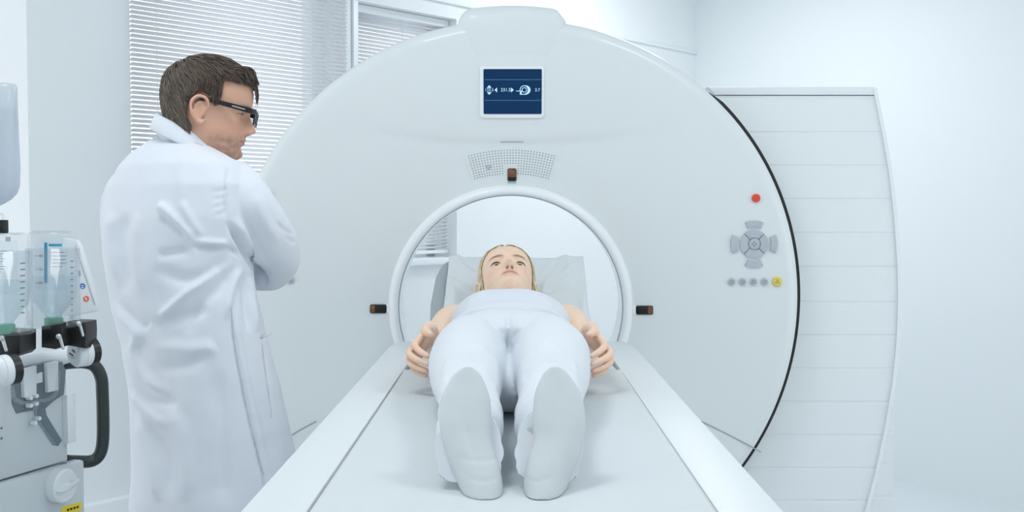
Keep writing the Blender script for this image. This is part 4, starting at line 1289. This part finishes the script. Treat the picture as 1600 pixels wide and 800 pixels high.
# socks: sole outline drawn from heel to toe, the sole faces the lens
FT_ = [(-.004, 757, 10, .030), (.0, 757, 18, .040), (.04, 755.5, 26, .056), (.12, 753, 31.5, .066), (.2, 750, 35, .070), (.33, 742, 39, .070), (.5, 730, 39.5, .060), (.63, 726, 42, .050), (.77, 726.5, 40, .040), (.86, 728, 34, .034), (.92, 729, 27, .030), (.97, 730, 19, .026), (1.0, 730.5, 8, .018)]
for s in (-1, 1):
    rings = []
    for t, cx_, hw_, dep in [tuple(q) for q in catmull(FT_, 4)]:
        Y = 1.632 + .160 * t; py = 781 - 210 * t
        if s > 0: cx_ = 1598.5 - cx_ + (6 * (1 - t))
        c = P(cx_, py, Y)
        et = (P(730, 571, 1.792) - P(757, 781, 1.632)).normalized()
        nn = Vector((0, -et.z, et.y)).normalized() if True else 0
        nn = Vector((0, -.74, .67))
        w_ = hw_ * Y / F_PX
        arch = .006 * math.exp(-((t - .42) / .16) ** 2)
        r_ = []
        for j in range(32):
            a_ = 2 * PI * j / 32
            ca_, sa_ = math.cos(a_), math.sin(a_)
            x = w_ * math.copysign(abs(ca_) ** .8, ca_); d = dep / 2 * math.copysign(abs(sa_) ** .8, sa_)
            ac = arch * (1 if (x * s < 0) else .3) * max(0, sa_)
            r_.append(c + Vector((x, 0, 0)) + nn * (d - dep / 2 - ac))
        rings.append(r_)
    ank = tube([(X0 + s * .050, 1.755, ZS + .062), (X0 + s * .053, 1.78, ZS + .066), (X0 + s * .055, 1.82, ZS + .068), (X0 + s * .058, 1.88, ZS + .070)], [.028, .036, .039, .042], 24, 4)
    me = union([loft(rings), ank], .003, 5)
    sculpt(me, [([(712, 712), (745, 720), (785, 716)], 5, -.0015), ([(725, 745), (755, 752), (782, 745)], 4, -.0012), ([(814, 745), (840, 752), (868, 742)], 4, -.0012)], [(30, .0010, (1, 1, 1))])
    v = get_v(me); v[:, 2] = np.maximum(v[:, 2], ZS + .0005); set_v(me, v)
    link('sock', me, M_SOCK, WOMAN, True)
# ------------------------------------------------------------------ contrast injector at the left edge
IU = Vector((.33, .944, 0)).normalized()
IN = Vector((IU.y, -IU.x, 0))
Q0 = P(106, 700, 2.30)
def ip(px, py, off=0.0): return ray_plane(px, py, Q0 + IN * off, IN)
def iuv(px, py):
    p = ip(px, py) - Q0; return (p.dot(IU), p.z)
IF = frame(Q0, IU, UP, IN)
IJ = empty('contrast_injector', (Q0 - IU * .15 - IN * .12).xy.to_3d(), 'gray contrast injector unit with clear bottles and black tube handle at left', 'medical device')
def ipoly(pts, depth, off, bev=.001): 
    # flat outline on the door plane, standing off by `off`
    return prism([iuv(*p) for p in pts], depth, bev, IF @ Matrix.Translation((0, 0, off)))
u_r = iuv(106, 690)[0]; z_t = iuv(60, 585)[1]; z_b = iuv(105, 723)[1]
zlo = -Q0.z + .22
W_ = .34
ob('door', prism([(-W_, z_b + .004), (u_r, z_b + .004), (u_r, z_t - .02), (u_r - .012, z_t), (-W_, z_t)], .05, .004, IF), M_INJ, IJ, 40)
ob('base_housing', [tr(box((-W_ / 2 + .012, (z_b + zlo) / 2, -.10), (W_ + .024 + .02, z_b - zlo, .225), .006), IF)], M_INJ, IJ)
ob('rear_housing', [tr(box((-W_ / 2 - .03, (z_b + z_t) / 2 - .01, -.125), (W_ - .05, z_t - z_b - .02, .14), .01), IF)], M_INJ_W, IJ)
ob('door_gap', ipoly([(-14, 766), (104, 722.5), (104, 725), (-14, 768.5)], .002, .0006, 0), M_BLACK, IJ, False)
ob('column', [tube([(Q0 - IU * .17 - IN * .10 + UP * (zlo + .02)), (Q0 - IU * .17 - IN * .10).xy.to_3d() + UP * .08], .03, 20)], M_INJ_W, IJ, 40)
bc_ = (Q0 - IU * .17 - IN * .10).xy.to_3d()
ob('foot', [tr(box((0, 0, .075), (.46, .07, .045), .01), frame(bc_, IU, IN * -1, UP)), tr(box((0, 0, .075), (.07, .46, .045), .01), frame(bc_, IU, IN * -1, UP))], M_INJ_W, IJ)
for a, b in ((.2, 0), (-.2, 0), (0, .2), (0, -.2)):
    c = bc_ + IU * a + IN * b
    ob('castor', tr(lathe([(.001, -.012), (.027, -.012), (.027, .012), (.001, .012)], 20, frame((0, 0, 0), UP, IN, IU)), Matrix.Translation(c + UP * .028)), M_BLACK, IJ, 40)
# recessed channel, plates, tubing
ob('channel', ipoly([(17, 579), (52, 572), (96, 565), (102, 578), (99, 616), (82, 627), (69, 638), (71, 649), (96, 688), (90, 697), (82, 695), (55, 655), (52, 640), (25, 646), (18, 630)], .004, .002), M_INJ_D, IJ, 40)
ob('clamp_plate', ipoly([(30, 577), (51, 571), (51, 616), (32, 621)], .008, .010), M_INJ_W, IJ, 40)
ob('clamp_plate', ipoly([(67, 568), (85, 564), (85, 609), (69, 613)], .008, .010), M_INJ_W, IJ, 40)
ob('clamp_bridge', ipoly([(50, 585), (63, 581), (63, 597), (50, 600)], .006, .006), M_INJ_W, IJ, 40)
ob('drip_tube', [tube([ip(x, y, .012) for x, y in catmull(l, 5)], .0042, 8) for l in ([(17, 608), (24, 624), (38, 630), (56, 627), (76, 624), (88, 612), (92, 580)], [(57, 632), (54, 646), (64, 668), (84, 694)], [(20, 580), (18, 600), (22, 620)])], M_CLEAR, IJ, True)
for x, y in ((50, 634), (59, 619), (59, 631), (63, 654), (57, 661), (50, 622)):
    ob('pin', prism(circle((0, 0), .0042, 14), .012, .0015, Matrix.Translation(ip(x, y, .016)) @ IF.to_3x3().to_4x4()), M_INJ_W, IJ, 40)
hg = ob('hinge', ipoly([(97, 617), (107, 615), (109, 690), (99, 693)], .012, .012), M_INJ_W, IJ, 40)
for ya, yb in ((614, 630), (631, 671), (672, 690)):
    ob('knuckle', tube([ip(112.5, ya, .004), ip(113.5, yb, .004)], .0062, 14), M_INJ_W, hg, 40)
# turning knob
kc = iuv(82, 757)
KF = IF @ Matrix.Translation((kc[0], kc[1], .012))
kb = ob('knob', tr(lathe([(.001, .022), (.030, .022), (.0335, .019), (.034, .0), (.034, -.02)], 40, Matrix.Identity(4)), KF), M_INJ_W, IJ, 40)
ob('grip', tr(prism([(-.031, -.004), (-.02, .004), (0, .0085), (.02, .006), (.031, .008), (.028, .001), (.012, -.004), (-.004, -.006), (-.02, -.010)], .010, .003, Matrix.Translation((0, 0, .030))), KF), M_INJ_W, kb, 40)
ob('caution_sticker', [prism([iuv(*p) for p in ((88, 792), (119, 783), (119, 796), (88, 806))], .001, 0, IF @ Matrix.Translation((0, 0, .0135)))], M_STICK, IJ, False)
ob('sticker_mark', [prism([iuv(*p) for p in ((96 + 5 * k, 794.6 - 1.5 * k), (99 + 5 * k, 793.7 - 1.5 * k), (99 + 5 * k, 797 - 1.5 * k), (96 + 5 * k, 798 - 1.5 * k))], .0006, 0, IF @ Matrix.Translation((0, 0, .0142))) for k in range(4)], M_BLACK, IJ, False)
ob('door_mark', [prism([iuv(*p) for p in ((0, y), (4, y - 1), (4, y + .4), (0, y + 1.4))], .0006, 0, IF @ Matrix.Translation((0, 0, .0008))) for y in (669, 685)] + [prism([iuv(*p) for p in ((1.5, y), (2.8, y), (2.8, y + 4), (1.5, y + 4))], .0006, 0, IF @ Matrix.Translation((0, 0, .0008))) for y in (667, 683)], M_INK, IJ, False)
# black tube handle
hp = [P(x, y, d) for x, y, d in ((96, 568, 2.32), (128, 566, 2.36), (148, 572, 2.375), (158, 590, 2.38), (160, 615, 2.38), (161, 650, 2.38), (160.5, 690, 2.38), (155, 711, 2.378), (142, 720.5, 2.37), (118, 721, 2.345), (100, 720, 2.32))]
ob('handle', tube(hp, .0128, 18, 5), M_RUBBER, IJ, True)
# roller bar with screw heads and black clamps
rb0, rb1 = ip(-30, 592, -.02), ip(118, 553, -.02)
ax_ = (rb1 - rb0).normalized(); ax_ = Vector((IU.x, IU.y, 0)).normalized()
ob('crossbar', tube([ip(-30, 577, -.02), ip(112, 556, -.02)], .016, 18), M_CLEAR if False else M_INJ_W, IJ, 40)
def roller(px, py, Y, d):
    c = P(px, py, Y); a = Vector(d).normalized()
    M = frame(c, a.orthogonal().normalized(), a.cross(a.orthogonal().normalized()), a)
    r = ob('roller', tr(lathe([(.001, 0), (.024, 0), (.0265, .003), (.0265, .014), (.0275, .014), (.0275, .026), (.0265, .026), (.0265, .028)], 32, Matrix.Identity(4)), M), M_INJ_W, IJ, 40)
    ob('end_cap', tr(lathe([(.0265, .028), (.0275, .028), (.0275, .042), (.025, .044), (.001, .044)], 32, Matrix.Identity(4)), M), M_BLACK, r, 40)
    ob('face_plate', tr(lathe([(.001, -.0025), (.022, -.0025), (.024, 0), (.001, .001)], 32, Matrix.Identity(4)), M), M_INJ, r, 40)
    s = ob('screw_head', tr(lathe([(.001, -.006), (.0085, -.006), (.0095, -.004), (.0095, 0), (.001, 0)], 20, Matrix.Identity(4)), M), M_SILVER, r, 40)
    ob('slot', tr(box((0, 0, -.0062), (.016, .0022, .001), 0), M @ Matrix.Rotation(.9, 4, 'Z')), M_BLACK, s, False)
roller(116, 553, 2.22, (.62, .78, .06))
roller(-12, 582, 1.98, (.62, .78, .06))
def clamp(pts, Y, th_, name='clamp_block'):
    q = [P(x, y, Y) for x, y in pts]
    poly = [(p.x, p.z) for p in q]
    return ob(name, prism(poly, th_, .003, frame((0, Y, 0), FX, FZ, FN)), M_BLACK, IJ, 40)
clamp([(64, 510), (98, 505), (98, 542), (86, 546), (64, 543)], 2.15, .07)
clamp([(96, 512), (108, 503), (133, 504), (134, 520), (133, 545), (112, 538), (98, 542)], 2.19, .06)
clamp([(-20, 517), (31, 520), (31, 552), (24, 558), (-20, 556)], 2.05, .07)
for x, y, Y in ((127, 514, 2.17), (7, 537, 2.02), (96, 534, 2.13)):
    c = P(x, y, Y)
    ob('clamp_screw', [tube([c + Vector((-.003, 0, .009)), c + Vector((.003, 0, -.012))], [.0034, .0028], 10, 0, 'round'), ball(tuple(c + Vector((-.004, -.002, .010))), .0052, 12, 8)], M_SILVER, IJ, 40)
# tilted keypad panel behind the bottles
kp = [(98, 372), (118, 375), (124, 384), (153, 480), (151, 487), (120, 493), (98, 493)]
KY = 2.46
kq = [P(x, y, KY) for x, y in kp]
KPF = frame((0, KY, 0), FX, FZ, FN)
pan = ob('keypad_panel', prism([(p.x, p.z) for p in kq], .018, .003, KPF), M_INJ_W, IJ, 40)
def kflat(pts, off=.0009): return prism([(P(x, y, KY).x, P(x, y, KY).z) for x, y in pts], .0008, 0, KPF @ Matrix.Translation((0, 0, off)))
ob('panel_edge_line', kflat([(117, 384), (118, 383.5), (149, 476), (148, 477)]), M_GRAYLINE, pan, False)
ob('blue_icon', [kflat(circle((129, 447), 4.4, 18)), kflat([(122, 424), (125, 422), (126, 430), (123.5, 433)])], M_ICON_B, pan, False)
ob('icon_mark', [kflat([(127.5, 446), (131, 445), (131, 446.4), (127.5, 447.4)], .0018), kflat([(127.5, 449), (131, 448), (131, 449.4), (127.5, 450.4)], .0018), kflat([(133.6, 464), (136.6, 468), (135.6, 469.4), (132.8, 465)], .0018)], M_LABEL, pan, False)
ob('red_icon', kflat(circle((134.7, 467), 4.8, 18)), M_ICON_R, pan, False)
ob('panel_arm', [tube([P(112, 485, KY + .03), P(108, 530, KY + .03), P(88, 600, 2.42)], .010, 12, 4)], M_INJ_W, IJ, True)
# clear cups that hold the bottles
def wrap(poly, c, r, dz=0, ppm=1.0):
    return None
def bottle(px, py_top, py_bot, Y, rp, label, marks, blue):
    r = rp * Y / F_PX
    c0, c1 = P(px, py_bot, Y), P(px, py_top, Y)
    h = c1.z - c0.z
    base = Vector((c0.x, Y, c0.z))
    root = empty('solution_bottle', base, label, 'bottle', None)
    M = Matrix.Translation(base)
    ob('body', lathe([(.012, .006), (.014, .012), (.016, .022), (r * .62, .034), (r * .93, .05), (r, .066), (r, h - .012), (r * .97, h - .005), (r * .88, h - .001), (r * .80, h), (r * .6, h - .004), (.001, h - .005)], 48, M), M_BOTTLE, root, True)
    ob('fluid', lathe([(.001, .012), (.012, .014), (r * .58, .036), (r * .9, .053), (r * .955, .068), (r * .955, h * .52), (.001, h * .52)], 40, M), M_FLUID, root, True)
    ob('stopper', lathe([(.001, -.001), (.0165, -.001), (.0175, .001), (.0175, .014), (.016, .016), (.001, .016)], 28, M), M_GREEN, root, 40)
    def W(pxx, pyy, off=.0008):
        R = r + off; a = 0.0
        for _ in range(6):
            p = P(pxx, pyy, base.y - R * math.cos(a))
            a = math.asin(max(-.98, min(.98, (p.x - base.x) / R)))
        return Vector((base.x + R * math.sin(a), base.y - R * math.cos(a), p.z))
    def patch(x0, y0, x1, y1, off=.0008):
        n = max(1, int(abs(x1 - x0) / 3)); row = [[W(x0 + (x1 - x0) * i / n, y, off) for i in range(n + 1)] for y in (y1, y0)]
        return loft(row, closed=False)
    lab = ob('label', patch(px - rp * .8, py_top + 12, px + rp * .62, py_top + (py_bot - py_top) * (.62), .0005), M_BOTTLE, root, True)
    if blue: ob('blue_stripe', patch(px - 15, py_top + 18, px - 10, py_top + 81), M_LBLUE, root, True)
    ink = []
    if blue:
        for q in range(5): ink.append(patch(px - 3 + 0, py_top + 33 + 5.5 * q, px + 4 + (13, 17, 15, 17, 9)[q], py_top + 34 + 5.5 * q, .001))
        for t, y in marks:
            ink.append(patch(px - 28.5, y - .9, px - 27, y + .9, .001))
            ct = W(px - 21, y, .0012); e = (W(px - 20, y, .0012) - W(px - 22, y, .0012)).normalized()
            ob('volume_number', text(t, .0068, frame(ct, e, UP, e.cross(UP))), M_INK, root, False)
    else:
        for q in range(9): ink.append(patch(px - 28, py_top + 28 + 4 * q, px + 2 - (q % 3) * 4, py_top + 28.8 + 4 * q, .001))
        for q in range(5): ink.append(patch(px + 1 + 1.6 * q, py_top + 6, px + 1.9 + 1.6 * q, py_top + 13, .001))
    for i_ in ink: ob('print_line', i_, M_INK, root, False)
    if blue: ob('headline', patch(px - 8, py_top + 20, px + 13, py_top + 24, .001), M_LBLUE, root, True)
    # holder cup with scale
    R2 = r + .0045
    cup = ob('bottle_cup', lathe([(R2 + .003, -.001), (R2 + .003, .004), (R2, .006), (R2, h * .82), (R2 - .0012, h * .82), (R2 - .0012, .004), (.020, .002), (.020, -.001)], 48, M), M_CLEAR, IJ, True)
    sc_ = []
    for q in range(9):
        y = py_top + 46 + 9.6 * q
        x = px + rp * .80
        sc_.append(patch(x, y, x + 4.2, y + 1.6, .0055))
    ob('scale', sc_, M_KEY_DK, cup, False)
    return root
bottle(84, 361, 509, 2.20, 36.5, 'clear bottle with a blue stripe and volume marks, beside the tilted keypad', (('100', 400), ('150', 421), ('200', 442)), True)
bottle(8, 364, 520, 2.06, 37.5, 'clear bottle with fine gray print at the left picture edge', (), False)
# hanging bag on a pole outside the frame
pole = P(-62, 500, 2.5)
pb = (pole.x, pole.y)
ob('bag_pole', [tube([(pb[0], pb[1], zlo + Q0.z), (pb[0], pb[1], HC + .40)], .009, 14), tube([(pb[0], pb[1], HC + .395), (P(-14, 100, 2.3).x, 2.3, HC + .395), (P(-14, 100, 2.3).x, 2.3, HC + .325)], .004, 10)], M_SILVER, IJ, 40)
BY = 2.3
bgp = [(129, 20, .3), (131, 40, .6), (136, 42.0, .9), (172, 42.5, 1.0), (220, 44, 1.1), (262, 46, 1.15), (292, 45, 1.1), (303, 41, 1.0), (312, 32, .9), (319, 20, .7), (324, 9, .5), (329, 5, .5)]
rings = []
for y, hw_, k in bgp:
    c = P(-17.5, y, BY); rings.append(superring(Vector((c.x, BY, c.z)), Vector((1, 0, 0)), Vector((0, 1, 0)), hw_ * BY / F_PX, .035 * k, 36, 2.6))
bagc = P(-17.5, 329, BY)
bag = empty('infusion_bag', (bagc.x, BY, bagc.z), 'translucent bag of clear fluid hanging above the bottles at the left picture edge', 'infusion bag')
ob('body', loft(rings), M_BAG, bag, True)
fl = []
for y, hw_, k in bgp[3:-1]:
    c = P(-17.5, y, BY); fl.append(superring(Vector((c.x, BY, c.z)), Vector((1, 0, 0)), Vector((0, 1, 0)), hw_ * .94 * BY / F_PX, .032 * k, 36, 2.6))
ob('fluid', loft(fl), M_FLUID, bag, True)
c = P(-17.5, 129, BY)
ob('hanger', tube([Vector((c.x, BY, c.z - .004)), Vector((c.x - .012, BY, c.z + .012)), Vector((c.x, BY, c.z + .022)), Vector((c.x + .012, BY, c.z + .012)), Vector((c.x, BY, c.z - .004))], .002, 8, 4), M_BOTTLE, bag, True)
a_, b_ = P(-17.5, 329, BY), P(3, 352, 2.1)
ob('outlet_tube', tube([a_, a_ - UP * .015, b_ + Vector((-.004, .01, .02)), b_], .003, 10, 5), M_CLEAR, bag, True)
c = P(3, 354, 2.08)
ob('tube_connector', lathe([(.001, -.012), (.010, -.012), (.011, -.010), (.011, .010), (.010, .012), (.001, .012)], 20, Matrix.Translation(c)), M_BLACK, bag, 40)
# ------------------------------------------------------------------ colour management
scene.cycles.max_bounces = 14
scene.cycles.diffuse_bounces = 9
scene.cycles.transparent_max_bounces = 32
vs_ = scene.view_settings
scene.display_settings.display_device = 'sRGB'
vs_.view_transform = 'Standard'; vs_.look = 'None'; vs_.gamma = 1; vs_.exposure = EXPOSURE
vs_.use_curve_mapping = False
